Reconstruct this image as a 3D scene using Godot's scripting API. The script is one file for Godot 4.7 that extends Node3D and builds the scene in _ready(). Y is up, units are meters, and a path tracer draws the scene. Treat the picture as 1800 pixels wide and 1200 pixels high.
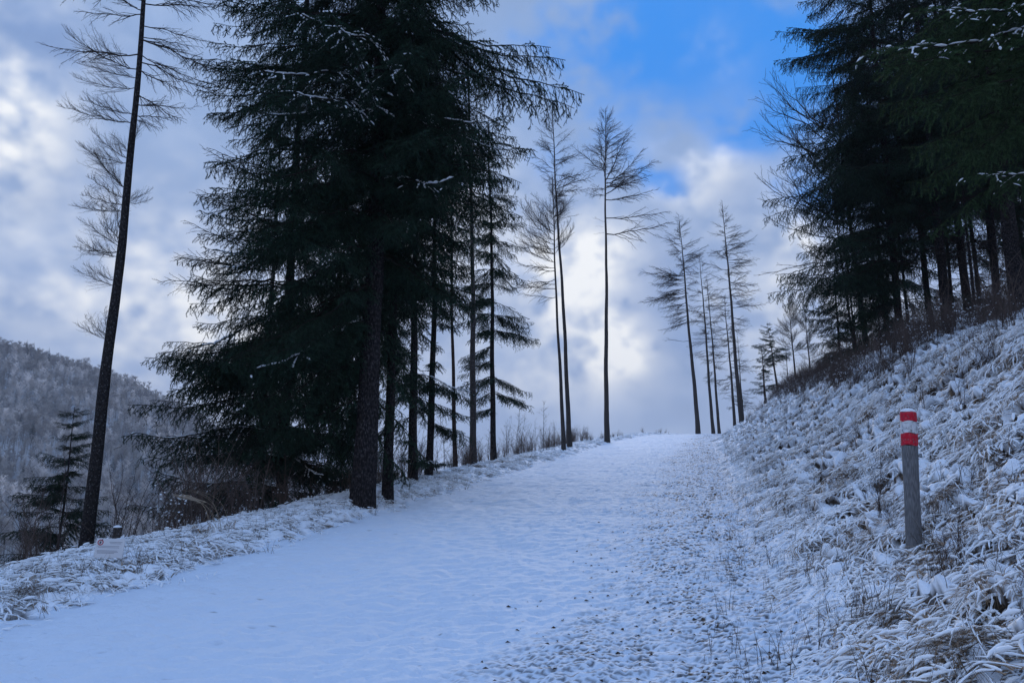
extends Node3D
# A snow-dusted forest road climbing between a grassy bank and a row of spruces and bare larches.
# u = metres to the right across the road, v = metres up along it; the road runs 14.45 degrees right of -z.

const YS := 0.249596
const YC := 0.968350
const EYE := 1.6

var n_soft := FastNoiseLite.new()
var n_mid := FastNoiseLite.new()
var n_fine := FastNoiseLite.new()
var n_cell := FastNoiseLite.new()
var M := {}
var used := {}
var rng := RandomNumberGenerator.new()


class MB:
	var v := PackedVector3Array()
	var n := PackedVector3Array()
	var c := PackedColorArray()
	var i := PackedInt32Array()

	func tri(a: Vector3, b: Vector3, d: Vector3, col: Color) -> void:
		var k := v.size()
		var nn := (d - a).cross(b - a).normalized()
		v.append(a); v.append(b); v.append(d)
		n.append(nn); n.append(nn); n.append(nn)
		c.append(col); c.append(col); c.append(col)
		i.append(k); i.append(k + 1); i.append(k + 2)

	func quad(a: Vector3, b: Vector3, d: Vector3, e: Vector3, col: Color) -> void:
		tri(a, b, d, col)
		tri(a, d, e, col)

	# a tapering tube through pts; squash flattens it along world y
	func tube(pts: PackedVector3Array, radii: PackedFloat32Array, sides: int, col: Color, cap := false, squash := 1.0) -> void:
		var k0 := v.size()
		var m := pts.size()
		var ref := Vector3.UP
		var d0 := (pts[m - 1] - pts[0]).normalized()
		if absf(d0.y) > 0.9:
			ref = Vector3.RIGHT
		for k in m:
			var t := (pts[mini(k + 1, m - 1)] - pts[maxi(k - 1, 0)]).normalized()
			var x := ref.cross(t).normalized()
			var y := t.cross(x)
			for j in sides:
				var a := TAU * j / sides
				var o := x * cos(a) + y * sin(a)
				v.append(pts[k] + o * radii[k] * Vector3(1, squash, 1))
				n.append(o)
				c.append(col)
		for k in m - 1:
			for j in sides:
				var p0 := k0 + k * sides + j
				var p1 := k0 + k * sides + (j + 1) % sides
				var q0 := p0 + sides
				var q1 := p1 + sides
				i.append(p0); i.append(q0); i.append(q1)
				i.append(p0); i.append(q1); i.append(p1)
		if cap:
			for e in 2:
				var ring := k0 + e * (m - 1) * sides
				var mid := v.size()
				v.append(pts[e * (m - 1)])
				n.append(d0 * (1.0 if e else -1.0)); c.append(col)
				for j in sides:
					if e:
						i.append(mid); i.append(ring + (j + 1) % sides); i.append(ring + j)
					else:
						i.append(mid); i.append(ring + j); i.append(ring + (j + 1) % sides)

	# a three-sided spike: a twig
	func spike(a: Vector3, b: Vector3, r: float, col: Color) -> void:
		var t := (b - a).normalized()
		var x := t.cross(Vector3(0.3, 0.9, 0.21)).normalized() * r
		var y := t.cross(x)
		var p0 := a + x
		var p1 := a - x * 0.5 + y * 0.87
		var p2 := a - x * 0.5 - y * 0.87
		tri(p0, b, p1, col)
		tri(p1, b, p2, col)
		tri(p2, b, p0, col)

	func mesh_into(m: ArrayMesh, mat: Material) -> ArrayMesh:
		if v.size() == 0:
			return m
		var a := []
		a.resize(Mesh.ARRAY_MAX)
		a[Mesh.ARRAY_VERTEX] = v
		a[Mesh.ARRAY_NORMAL] = n
		a[Mesh.ARRAY_COLOR] = c
		a[Mesh.ARRAY_INDEX] = i
		m.add_surface_from_arrays(Mesh.PRIMITIVE_TRIANGLES, a)
		m.surface_set_material(m.get_surface_count() - 1, mat)
		return m

	func mesh(mat: Material) -> ArrayMesh:
		return mesh_into(ArrayMesh.new(), mat)


# ------------------------------------------------------------------ names and tags
func numbered(called: String) -> String:
	var k: int = used.get(called, 0)
	used[called] = k + 1
	return called if k == 0 else "%s_%03d" % [called, k]


func tag(o: Node, label: String, category := "", group := "", kind := "") -> Node:
	if label: o.set_meta("label", label)
	if category: o.set_meta("category", category)
	if group: o.set_meta("group", group)
	if kind: o.set_meta("kind", kind)
	return o


func thing(called: String, at: Vector3, label: String, category: String, group := "") -> Node3D:
	var o := Node3D.new()
	o.name = numbered(called)
	o.position = at
	add_child(o, true)
	tag(o, label, category, group)
	return o


func part(called: String, m: Mesh, parent: Node, xf := Transform3D()) -> MeshInstance3D:
	var o := MeshInstance3D.new()
	o.name = called
	o.mesh = m
	o.transform = xf
	parent.add_child(o, true)
	return o


func multi(called: String, m: Mesh, xfs: Array, parent: Node, cols := PackedColorArray()) -> MultiMeshInstance3D:
	var mm := MultiMesh.new()
	mm.transform_format = MultiMesh.TRANSFORM_3D
	mm.use_colors = cols.size() > 0
	mm.mesh = m
	mm.instance_count = xfs.size()
	for k in xfs.size():
		mm.set_instance_transform(k, xfs[k])
		if cols.size() > 0:
			mm.set_instance_color(k, cols[k])
	var o := MultiMeshInstance3D.new()
	o.name = called
	o.multimesh = mm
	parent.add_child(o, true)
	o.set_meta("kind", "stuff")
	return o


# ------------------------------------------------------------------ the lie of the land
func cu(v: float) -> float:
	var x := maxf(0.0, v - 42.0)
	return 0.0032 * x * x


func prof(v: float) -> float:
	if v < 58.0:
		return 0.074 * v
	var w := minf(v, 110.0)
	return 0.074 * w - 0.0015 * (w - 58.0) * (w - 58.0) - (v - w) * 0.082


func bank(uu: float, v: float) -> float:
	var x := uu - 0.45
	if x <= 0.0:
		return 0.0
	var k := 0.97 + 0.12 * smoothstep(14.0, 24.0, v) - 0.08 * smoothstep(35.0, 60.0, v)
	if x < 3.7:
		return k * (0.33 * x + 0.085 * x * x)
	var y := x - 3.7
	return k * (2.38465 + 0.22 * y + 0.5173 * (1.0 - exp(-y / 0.7)))


func left(uu: float) -> float:
	var x := -5.3 - uu
	if x <= 0.0:
		return 0.0
	var y := maxf(0.0, x - 1.5)
	return 0.15 * smoothstep(0.0, 0.9, x) - (0.62 * y - 0.496 * (1.0 - exp(-y / 0.8)))


func land(u: float, v: float) -> float:
	var uu := u - cu(v)
	return prof(v) + bank(uu, v) + left(uu)


func world(u: float, v: float, h: float) -> Vector3:
	return Vector3(u * YC + v * YS, h, u * YS - v * YC)


func on(u: float, v: float, lift := 0.0) -> Vector3:
	return world(u, v, land(u, v) + lift)


# tussock mounds of the bank, half a metre across
func mound(uu: float, v: float) -> float:
	var m := n_mid.get_noise_2d(uu * 1.15, v * 0.95) + 0.5 * n_mid.get_noise_2d(uu * 2.3 + 17.0, v * 2.1)
	# trodden flat round the post
	var a := (uu - 1.45) / 0.5
	var b := (v - 6.4) / 0.75
	return lerpf(m, -0.28, 0.85 * exp(-a * a - b * b))


# how far the mounds lean out downhill over the hollow below them
func lip(uu: float, v: float) -> float:
	if uu < 0.75:
		return 0.0
	return smoothstep(0.75, 1.5, uu) * (0.11 * maxf(-0.3, mound(uu, v)))


# height added by lumps, and how dark with bare ground and painted shadow it is there
func relief(uu: float, v: float) -> Vector2:
	var s := n_soft.get_noise_2d(uu, v)
	if uu < -5.25:
		var e := smoothstep(-5.25, -5.8, uu)
		var l := n_mid.get_noise_2d(uu * 1.3, v * 1.3)
		return Vector2(0.03 * s + e * (0.07 * l + 0.03 * n_fine.get_noise_2d(uu * 0.5, v * 0.5)), clampf(e * (-l - 0.25) * 2.5, 0.0, 1.0) + smoothstep(-7.1, -8.2, uu) * 0.75)
	if uu > 0.75:
		var e := smoothstep(0.75, 1.5, uu)
		var l := mound(uu, v)
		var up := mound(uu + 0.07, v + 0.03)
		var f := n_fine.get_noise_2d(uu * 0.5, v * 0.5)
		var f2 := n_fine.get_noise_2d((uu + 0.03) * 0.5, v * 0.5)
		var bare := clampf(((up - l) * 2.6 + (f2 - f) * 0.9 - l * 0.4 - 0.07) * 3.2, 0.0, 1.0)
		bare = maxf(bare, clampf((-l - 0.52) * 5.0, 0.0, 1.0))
		return Vector2(0.02 * s + e * (0.14 * l + 0.05 * f + 0.022 * n_fine.get_noise_2d(uu * 1.2, v * 1.1)), bare * e + smoothstep(4.6, 6.5, uu) * 0.35)
	# the road: smooth wheel track on the left, coarse leaf litter under thin snow on the right
	var rough := smoothstep(-1.7, -0.25, uu + 0.5 * s + 0.25 * n_mid.get_noise_2d(uu, v * 0.5)) * (1.0 - 0.25 * smoothstep(0.2, 0.6, uu))
	rough *= 0.55 + 0.45 * smoothstep(-0.35, 0.3, n_mid.get_noise_2d(uu * 0.8 + 31.0, v * 0.35))
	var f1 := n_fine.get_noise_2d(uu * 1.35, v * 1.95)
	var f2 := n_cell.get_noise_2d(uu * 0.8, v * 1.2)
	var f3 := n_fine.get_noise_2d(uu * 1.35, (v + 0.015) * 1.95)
	var drift := n_mid.get_noise_2d(uu * 1.1 + v * 0.75, v * 2.6 - uu * 1.5)
	var dimple := minf(0.0, n_fine.get_noise_2d(uu * 0.45 + 9.0, v * 0.55) + 0.45)
	var rut := exp(-pow((uu + 4.15 + 0.1 * s) / 0.17, 2.0)) + exp(-pow((uu + 2.55 + 0.1 * s) / 0.17, 2.0))
	var h := 0.035 * s - 0.03 * rut * (0.6 + 0.4 * n_mid.get_noise_2d(uu * 0.3, v * 0.4)) + (1.0 - rough) * (0.02 * drift + 0.005 * f1 + 0.05 * dimple) + rough * (0.011 * f1 + 0.007 * f2 + 0.016 * drift)
	# leaf edges, stones and painted crescent shadows show where the litter breaks off towards the lower side
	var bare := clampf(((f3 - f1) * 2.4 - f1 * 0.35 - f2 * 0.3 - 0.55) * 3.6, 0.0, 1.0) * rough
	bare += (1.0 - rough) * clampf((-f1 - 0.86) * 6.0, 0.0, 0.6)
	return Vector2(h, clampf(bare, 0.0, 1.0))


func sheet(us: PackedFloat32Array, vs: PackedFloat32Array, snow: Color, bare: Color, mat: Material, sink := 0.0) -> ArrayMesh:
	var mb := MB.new()
	var nu := us.size()
	var nv := vs.size()
	mb.v.resize(nu * nv); mb.n.resize(nu * nv); mb.c.resize(nu * nv)
	for a in nv:
		var v := vs[a]
		var ce := cu(v)
		var pr := prof(v)
		for b in nu:
			var uu := us[b]
			var r := relief(uu, v)
			var k := a * nu + b
			var edge := sink if b == 0 or b == nu - 1 else 0.0
			mb.v[k] = world(uu + ce - lip(uu, v), v, pr + bank(uu, v) + left(uu) + r.x - edge)
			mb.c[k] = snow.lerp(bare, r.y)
	for a in nv:
		for b in nu:
			var k := a * nu + b
			var dx := mb.v[a * nu + mini(b + 1, nu - 1)] - mb.v[a * nu + maxi(b - 1, 0)]
			var dz := mb.v[mini(a + 1, nv - 1) * nu + b] - mb.v[maxi(a - 1, 0) * nu + b]
			mb.n[k] = dx.cross(dz).normalized()
	mb.i.resize((nu - 1) * (nv - 1) * 6)
	var q := 0
	for a in nv - 1:
		for b in nu - 1:
			var k := a * nu + b
			mb.i[q] = k; mb.i[q + 1] = k + nu; mb.i[q + 2] = k + nu + 1
			mb.i[q + 3] = k; mb.i[q + 4] = k + nu + 1; mb.i[q + 5] = k + 1
			q += 6
	return mb.mesh(mat)


func steps(a: float, b: float, d: float) -> PackedFloat32Array:
	var o := PackedFloat32Array()
	var n := maxi(1, int(round((b - a) / d)))
	for k in n + 1:
		o.append(a + (b - a) * k / n)
	return o


func grow(a: float, b: float, share: float, least: float) -> PackedFloat32Array:
	var o := PackedFloat32Array()
	var x := a
	while x < b:
		o.append(x)
		x += maxf(least, absf(x) * share)
	o.append(b)
	return o


# ------------------------------------------------------------------ materials
func noise_tex(freq: float, octaves: int, ramp: Array, kind := FastNoiseLite.TYPE_SIMPLEX, normal := 0.0, size := 512, sd := 1) -> NoiseTexture2D:
	var t := NoiseTexture2D.new()
	var f := FastNoiseLite.new()
	f.noise_type = kind
	f.frequency = freq
	f.seed = sd
	f.fractal_octaves = octaves
	t.noise = f
	t.width = size
	t.height = size
	t.seamless = true
	t.generate_mipmaps = false
	if normal > 0.0:
		t.as_normal_map = true
		t.bump_strength = normal
	if ramp.size():
		var g := Gradient.new()
		var off := PackedFloat32Array()
		var cols := PackedColorArray()
		for r in ramp:
			off.append(r[0]); cols.append(r[1])
		g.offsets = off
		g.colors = cols
		t.color_ramp = g
	return t


func lin(r: float, g: float, b: float) -> Color:
	return Color(r, g, b).linear_to_srgb()


func vmat(rough: float, spec := 0.3) -> StandardMaterial3D:
	var m := StandardMaterial3D.new()
	m.vertex_color_use_as_albedo = true
	m.roughness = rough
	m.metallic_specular = spec
	return m


func bark(dark: Color, pale: Color, fleck: Color, fleck_from: float, sx: float, sy: float, sd: int) -> StandardMaterial3D:
	var m := StandardMaterial3D.new()
	m.albedo_texture = noise_tex(0.03, 4, [[0.0, dark], [0.45, dark.lerp(pale, 0.35)], [fleck_from - 0.04, pale], [fleck_from, fleck], [1.0, fleck]], FastNoiseLite.TYPE_SIMPLEX, 0.0, 512, sd)
	m.normal_enabled = true
	m.normal_texture = noise_tex(0.05, 3, [], FastNoiseLite.TYPE_CELLULAR, 9.0, 512, sd + 7)
	m.normal_scale = 1.6
	m.uv1_triplanar = true
	m.uv1_scale = Vector3(sx, sy, sx)
	m.roughness = 0.95
	m.metallic_specular = 0.15
	return m


func make_materials() -> void:
	var s := vmat(0.75, 0.28)
	s.normal_enabled = true
	s.normal_texture = noise_tex(0.035, 4, [], FastNoiseLite.TYPE_SIMPLEX, 5.0, 512, 3)
	s.normal_scale = 0.7
	s.uv1_triplanar = true
	s.uv1_world_triplanar = true
	s.uv1_scale = Vector3(1.6, 1.6, 1.6)
	M.snow = s
	M.plain_snow = vmat(0.8, 0.25)
	M.twig = vmat(0.95, 0.12)
	M.needle = vmat(0.75, 0.2)
	M.grass = vmat(0.9, 0.15)
	M.spruce_bark = bark(lin(0.010, 0.009, 0.010), lin(0.05, 0.043, 0.042), lin(0.095, 0.09, 0.095), 0.82, 1.5, 0.6, 11)
	M.larch_bark = bark(lin(0.03, 0.027, 0.026), lin(0.115, 0.098, 0.09), lin(0.45, 0.47, 0.5), 0.9, 1.9, 1.1, 23)
	M.dark_bark = bark(lin(0.014, 0.013, 0.014), lin(0.06, 0.052, 0.05), lin(0.4, 0.42, 0.46), 0.88, 1.9, 1.1, 29)
	M.pine_bark = bark(lin(0.02, 0.016, 0.014), lin(0.09, 0.06, 0.05), lin(0.12, 0.09, 0.08), 0.80, 2.2, 0.9, 37)


# ------------------------------------------------------------------ sky
func make_sky() -> Sky:
	var w := 2048
	var h := 1024
	var a := FastNoiseLite.new()
	a.seed = 5; a.frequency = 1.3; a.fractal_octaves = 4; a.noise_type = FastNoiseLite.TYPE_SIMPLEX
	var b := FastNoiseLite.new()
	b.seed = 9; b.frequency = 3.4; b.fractal_octaves = 5; b.noise_type = FastNoiseLite.TYPE_SIMPLEX
	# patches of open blue, lit cloud and grey cloud: [azimuth, elevation, half widths, strength] in degrees
	var blue := [[13.7, 31.8, 5.8, 4.4, 0.75], [17.0, 26.5, 4.5, 3.5, 0.4], [21.3, 31.8, 5.7, 3.8, 0.85], [23.0, 27.1, 3.5, 4.0, 0.8], [18.6, 24.1, 2.9, 1.6, 0.75], [12.1, 21.5, 2.0, 1.4, 0.9], [23.1, 18.5, 2.3, 2.0, 0.75], [29.9, 22.1, 5.0, 10.4, 0.5], [6.8, 31.5, 8.0, 5.5, 0.52], [8.0, 24.0, 3.5, 3.0, 0.25], [2.8, 22.6, 2.8, 2.1, 0.3], [0.0, 15.3, 2.7, 1.7, 0.25], [24.7, 13.1, 2.2, 2.4, 0.3]]
	var white := [[-35.1, 23.1, 2.6, 2.5, 0.75], [-35.6, 19.0, 2.9, 2.8, 0.5], [-34.5, 10.8, 4.2, 1.5, 0.35], [-26.9, 13.7, 4.9, 4.7, 0.38], [-24.0, 9.2, 6.2, 4.8, 0.25], [5.4, 15.2, 4.0, 2.6, 0.95], [8.2, 9.5, 2.2, 2.6, 1.15], [8.8, 8.3, 1.2, 1.2, 0.4], [4.5, 11.3, 2.7, 3.5, 0.45], [15.9, 22.8, 3.2, 2.0, 0.62], [13.2, 20.6, 2.2, 1.2, 0.5], [21.8, 16.9, 2.1, 2.0, 0.75], [17.9, 29.4, 2.4, 2.6, 0.3], [3.5, 6.9, 7.8, 2.6, 0.28], [19.1, 11.1, 3.5, 3.7, 0.25], [-17.3, 8.7, 8.5, 6.3, 0.35], [-6.4, 17.8, 9.1, 6.3, 0.4], [25.2, 10.7, 5.3, 4.8, 0.45], [16.1, 18.5, 2.1, 2.1, 0.15]]
	var dark := [[-35.4, 28.5, 8.9, 3.8, 0.5], [11.2, 15.4, 3.5, 3.8, 0.55], [6.3, 12.4, 1.1, 1.5, 0.5], [12.8, 10.2, 4.2, 3.4, 0.3], [5.1, 20.8, 2.3, 1.7, 0.2], [17.5, 20.4, 2.1, 1.6, 0.4], [-32.3, 18.6, 2.0, 2.2, 0.25]]
	var data := PackedFloat32Array()
	data.resize(w * h * 3)
	for y in h / 2 + 1:
		var el := (0.5 - (y + 0.5) / h) * PI
		var ce := cos(el)
		var se := sin(el)
		var eld := rad_to_deg(el)
		for x in w:
			var az := wrapf((x + 0.5) / w * TAU, -PI, PI)
			var azd := rad_to_deg(az)
			var p := Vector3(sin(az) * ce, se * 1.35, -cos(az) * ce)
			var n1 := a.get_noise_3dv(p * 3.0)
			var n2 := b.get_noise_3dv(p * 2.2 + Vector3(n1, -n1, n1) * 0.12)
			var n3 := b.get_noise_3dv(p * 6.5)
			var hole := 0.0
			var bright := 0.0
			var gloom := 0.0
			var jx := azd + 1.2 * n1 + 1.2 * n2 + 0.6 * n3
			var jy := eld + 0.9 * n1 - 1.0 * n2 - 0.6 * n3
			if absf(azd) < 55.0 and eld < 55.0:
				for q in blue:
					var ex: float = (jx - q[0]) / q[2]
					var ey: float = (jy - q[1]) / q[3]
					hole += q[4] * exp(-ex * ex - ey * ey)
				for q in white:
					var ex: float = (jx - q[0]) / q[2]
					var ey: float = (jy - q[1]) / q[3]
					bright += q[4] * exp(-ex * ex - ey * ey)
				for q in dark:
					var ex: float = (jx - q[0]) / q[2]
					var ey: float = (jy - q[1]) / q[3]
					gloom += q[4] * exp(-ex * ex - ey * ey)
			# the rest of the sky: the same broken cloud, with more blue overhead
			var away := clampf(smoothstep(28.0, 50.0, absf(azd)) + smoothstep(36.0, 48.0, eld), 0.0, 1.0)
			bright += away * 0.12
			hole += away * clampf(0.78 + 1.0 * n1, 0.0, 1.0) * smoothstep(8.0, 45.0, eld)
			bright += away * clampf(0.22 + 0.6 * n2, 0.0, 0.7)
			hole = smoothstep(0.0, 1.05, hole + (0.35 * n2 + 0.25 * n3) * smoothstep(0.05, 0.4, hole)) * smoothstep(4.0, 12.0, eld)
			bright = clampf(bright * (1.0 + 1.0 * n2 + 0.9 * n3) + 0.08 * n2 + 0.03 * n1 + 0.03 * n3, 0.0, 1.0)
			gloom = clampf(gloom * (1.0 - 0.9 * n2), 0.0, 1.0)
			var grey := Vector3(0.345, 0.455, 0.70).lerp(Vector3(0.29, 0.42, 0.69), smoothstep(10.0, 32.0, eld))
			grey = grey.lerp(Vector3(0.225, 0.335, 0.60), gloom) * (1.0 + 0.06 * n1 + 0.06 * n2)
			var col := (grey * 0.93).lerp(Vector3(0.88, 0.90, 0.93), bright)
			col = col.lerp(Vector3(0.05, 0.27, 0.80).lerp(Vector3(0.11, 0.36, 0.93), away), hole * (1.0 - 0.6 * bright))
			var k := (y * w + x) * 3
			data[k] = col.x
			data[k + 1] = col.y
			data[k + 2] = col.z
	for y in range(h / 2 + 1, h):
		for x in w:
			var k := (y * w + x) * 3
			data[k] = 0.30; data[k + 1] = 0.38; data[k + 2] = 0.56
	var im := Image.create_from_data(w, h, false, Image.FORMAT_RGBF, data.to_byte_array())
	var m := PanoramaSkyMaterial.new()
	m.panorama = ImageTexture.create_from_image(im)
	var s := Sky.new()
	s.sky_material = m
	return s


# ------------------------------------------------------------------ foliage and wood
func needles(mb: MB, a: Vector3, b: Vector3, gap: float, length: float, width: float, r: RandomNumberGenerator) -> void:
	var d := b - a
	var l := d.length()
	if l < 0.004:
		return
	d /= l
	var x := d.cross(Vector3(0.31, 0.91, 0.2)).normalized()
	var y := d.cross(x)
	var count := maxi(2, int(l / gap))
	var tone := r.randf_range(0.55, 1.55)
	for k in count:
		var p := a + d * (l * (k + r.randf()) / count)
		var an := r.randf() * TAU
		var o := x * cos(an) + y * sin(an)
		var s := d.cross(o) * width
		var t := p + (d * 0.62 + o * 0.78) * length * r.randf_range(0.8, 1.15)
		var g := tone * r.randf_range(0.8, 1.2)
		mb.tri(p - s, t, p + s, Color(0.024 * g * green.r, 0.047 * g * green.g, 0.031 * g * green.b))


func blob(mb: MB, p: Vector3, axis: Vector3, l: float, rad: float, col: Color, r: RandomNumberGenerator) -> void:
	var pts := PackedVector3Array()
	var rs := PackedFloat32Array()
	for k in 5:
		var t := k / 4.0
		pts.append(p + axis * l * (t - 0.5) + Vector3(0, rad * (0.5 * sin(t * PI) + r.randf_range(-0.15, 0.15)), 0))
		rs.append(maxf(0.001, rad * sqrt(maxf(0.0, 1.0 - pow(2.0 * t - 1.0, 2.0))) * r.randf_range(0.8, 1.2)))
	mb.tube(pts, rs, 6, col, false, 0.8)


# a spruce bough along +x, L metres long
func bough(L: float, sd: int, snow: float, hang := 1.0, thick := 1.0, fine := 1.0) -> ArrayMesh:
	var r := RandomNumberGenerator.new()
	r.seed = sd
	var wood := MB.new()
	var leaf := MB.new()
	var white := MB.new()
	var brown := Color(0.035, 0.028, 0.024)
	var ax := PackedVector3Array()
	var ar := PackedFloat32Array()
	var n := 14
	var wz := r.randf_range(-0.08, 0.08)
	for k in n + 1:
		var t := float(k) / n
		ax.append(Vector3(L * t, L * (0.06 * t - 0.46 * t * t + 0.33 * t * t * t + 0.014 * sin(t * 9.0 + sd) + r.randf_range(-0.008, 0.008)), L * wz * t * t + r.randf_range(-0.01, 0.01) * L))
		ar.append((0.0065 * L + 0.003) * (1.0 - t * 0.85))
	wood.tube(ax, ar, 5, brown)
	for k in n:
		if k > n / 2:
			needles(leaf, ax[k], ax[k + 1], 0.0034 / fine, 0.027, 0.0042 * thick, r)
	if snow > 0.0:
		for k in range(2, n - 1):
			if r.randf() < snow:
				blob(white, ax[k] + Vector3(0, ar[k] + 0.010, 0), (ax[k + 1] - ax[k - 1]).normalized(), L / n * r.randf_range(0.9, 1.5), r.randf_range(0.014, 0.026), Color(0.82, 0.86, 0.9), r)
	var s := L * 0.10
	var side := 1.0
	while s < L * 0.985:
		var t := s / L
		var fi := t * n
		var k := mini(int(fi), n - 1)
		var p := ax[k].lerp(ax[k + 1], fi - k)
		var fw := (ax[k + 1] - ax[k]).normalized()
		side = -side
		var l := (L * 0.27 * pow(1.0 - t, 0.7) + 0.13) * r.randf_range(0.55, 1.12)
		if t < 0.3:
			l *= 0.75
		var dir := (fw * r.randf_range(0.5, 0.85) + Vector3(0, 0, side) * r.randf_range(0.55, 0.85) + Vector3(0, -0.12 - 0.25 * r.randf() * hang, 0)).normalized()
		if r.randf() < 0.36:
			dir = (fw * 0.5 + Vector3(0, 0, side * 0.3) + Vector3(0, -0.8 * hang, 0)).normalized()
			l *= 0.8
		var drop := r.randf_range(0.15, 0.75) * hang
		var sp := PackedVector3Array()
		var sr := PackedFloat32Array()
		var m := 5
		for j in m + 1:
			var q := float(j) / m
			sp.append(p + dir * l * q + Vector3(0, -drop * l * q * q * (1.0 - 0.25 * q), 0))
			sr.append((0.0022 + 0.0035 * l) * (1.0 - 0.8 * q))
		wood.tube(sp, sr, 3, brown)
		for j in m:
			needles(leaf, sp[j], sp[j + 1], 0.0042 / fine, 0.026, 0.0042 * thick, r)
		if snow > 0.0 and absf(dir.y) < 0.45 and r.randf() < snow * 0.45:
			for j in range(1, m):
				if r.randf() < 0.92:
					blob(white, sp[j] + Vector3(0, 0.014, 0), (sp[j + 1] - sp[j - 1]).normalized(), l / m * r.randf_range(0.8, 1.25), r.randf_range(0.009, 0.019), Color(0.82, 0.86, 0.9), r)
		var q2 := 0.08
		var ts := 1.0
		while q2 < l:
			var f := q2 / l * m
			var j := mini(int(f), m - 1)
			var tp := sp[j].lerp(sp[j + 1], f - j)
			var td := (sp[j + 1] - sp[j]).normalized()
			ts = -ts
			var perp := td.cross(Vector3.UP).normalized() * ts
			var tl := (0.08 + 0.14 * r.randf()) * (1.0 - 0.45 * q2 / l)
			if r.randf() < 0.18:
				tl *= 1.7
			var tip := tp + (td * r.randf_range(0.45, 0.8) + perp * r.randf_range(0.45, 0.8) + Vector3(0, r.randf_range(-0.55, 0.12) * hang, 0)).normalized() * tl
			wood.spike(tp, tip, 0.0022, brown)
			needles(leaf, tp, tip, 0.0042 / fine, 0.029, 0.0046 * thick, r)
			if snow > 0.0 and r.randf() < snow * 0.06:
				blob(white, tp.lerp(tip, 0.6) + Vector3(0, 0.012, 0), (tip - tp).normalized(), tl * r.randf_range(0.5, 0.9), r.randf_range(0.009, 0.019), Color(0.82, 0.86, 0.9), r)
			q2 += r.randf_range(0.045, 0.075) / sqrt(fine)
		s += r.randf_range(0.036, 0.07) * (1.0 if L > 1.5 else 0.8)
	var am := ArrayMesh.new()
	wood.mesh_into(am, M.twig)
	leaf.mesh_into(am, M.needle)
	white.mesh_into(am, M.plain_snow)
	return am


# a bare branch along +x. style: 0 larch, 1 fan of ascending twigs, 2 long broadleaf branch, 3 dead stub with few twigs
func bare_branch(L: float, style: int, sd: int, twig := 1.0) -> ArrayMesh:
	var r := RandomNumberGenerator.new()
	r.seed = sd
	var mb := MB.new()
	var col := Color(0.045, 0.036, 0.032)
	var n := 9
	var ax := PackedVector3Array()
	var ar := PackedFloat32Array()
	var bend: float = [0.10, 0.32, 0.22, -0.06][style]
	var yw := 0.0
	var zw := 0.0
	for k in n + 1:
		var t := float(k) / n
		yw += r.randf_range(-0.02, 0.02) * L
		zw += r.randf_range(-0.032, 0.032) * L
		ax.append(Vector3(L * t, L * (bend * t * t - 0.03 * t) + yw, zw))
		ar.append((([0.0075, 0.006, 0.0052, 0.006][style] as float) * L + 0.001) * (1.0 - 0.85 * t) + 0.0014 * twig)
	mb.tube(ax, ar, 5, col)
	var s := L * ([0.12, 0.04, 0.2, 0.35][style] as float)
	var side := 1.0
	var gap: float = [0.075, 0.045, 0.10, 0.3][style] * L * 0.5
	while s < L * 0.98:
		var t := s / L
		var fi := t * n
		var k := mini(int(fi), n - 1)
		var p := ax[k].lerp(ax[k + 1], fi - k)
		var fw := (ax[k + 1] - ax[k]).normalized()
		side = -side
		var l := L * (0.34 * pow(1.0 - t, 0.8) + 0.08) * r.randf_range(0.5, 1.15)
		var up := r.randf_range(-0.5, 0.35)
		if style == 1:
			l = L * (0.5 * pow(1.0 - t, 0.75) + 0.06) * r.randf_range(0.5, 1.1)
			up = r.randf_range(-0.25, 0.95)
		elif style == 2:
			up = r.randf_range(-0.2, 0.6)
		var dir := (fw * r.randf_range(0.6, 1.0) + Vector3(0, 0, side) * r.randf_range(-0.1, 0.75) + Vector3(0, up, 0)).normalized()
		var curl := r.randf_range(-0.35, 0.15) if style == 0 else r.randf_range(-0.1, 0.35)
		var sp := PackedVector3Array()
		var sr := PackedFloat32Array()
		var m := 4
		for j in m + 1:
			var q := float(j) / m
			sp.append(p + dir * l * q + Vector3(r.randf_range(-0.03, 0.03), curl * q * q + r.randf_range(-0.03, 0.03), r.randf_range(-0.03, 0.03)) * l)
			sr.append(ar[k] * 0.55 * (1.0 - 0.7 * q) + 0.0012 * twig)
		mb.tube(sp, sr, 3, col)
		var q2 := l * 0.18
		var ts := 1.0
		while q2 < l:
			var f := q2 / l * m
			var j := mini(int(f), m - 1)
			var tp := sp[j].lerp(sp[j + 1], f - j)
			var td := (sp[j + 1] - sp[j]).normalized()
			ts = -ts
			var tl := l * r.randf_range(0.15, 0.42) * (1.0 - 0.4 * q2 / l)
			var tu := r.randf_range(-0.75, 0.3)
			if style == 1 or style == 2:
				tu = r.randf_range(-0.25, 0.7)
			var tip := tp + (td * r.randf_range(0.5, 0.9) + td.cross(Vector3.UP).normalized() * ts * r.randf_range(0.2, 0.7) + Vector3(0, tu, 0)).normalized() * tl
			mb.spike(tp, tip, 0.0024 * twig, col)
			if tl > 0.1 * L * 0.5:
				for e in 3:
					var fp := tp.lerp(tip, r.randf_range(0.3, 0.8))
					mb.spike(fp, fp + (tip - tp).normalized() * tl * 0.3 + Vector3(r.randf_range(-0.2, 0.2), r.randf_range(-0.35, 0.3), r.randf_range(-0.3, 0.3)) * tl, 0.0018 * twig, col)
			q2 += l * (r.randf_range(0.05, 0.1) if style == 1 else r.randf_range(0.075, 0.15))
		s += gap * r.randf_range(0.6, 1.4)
	return mb.mesh(M.twig)


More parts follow.
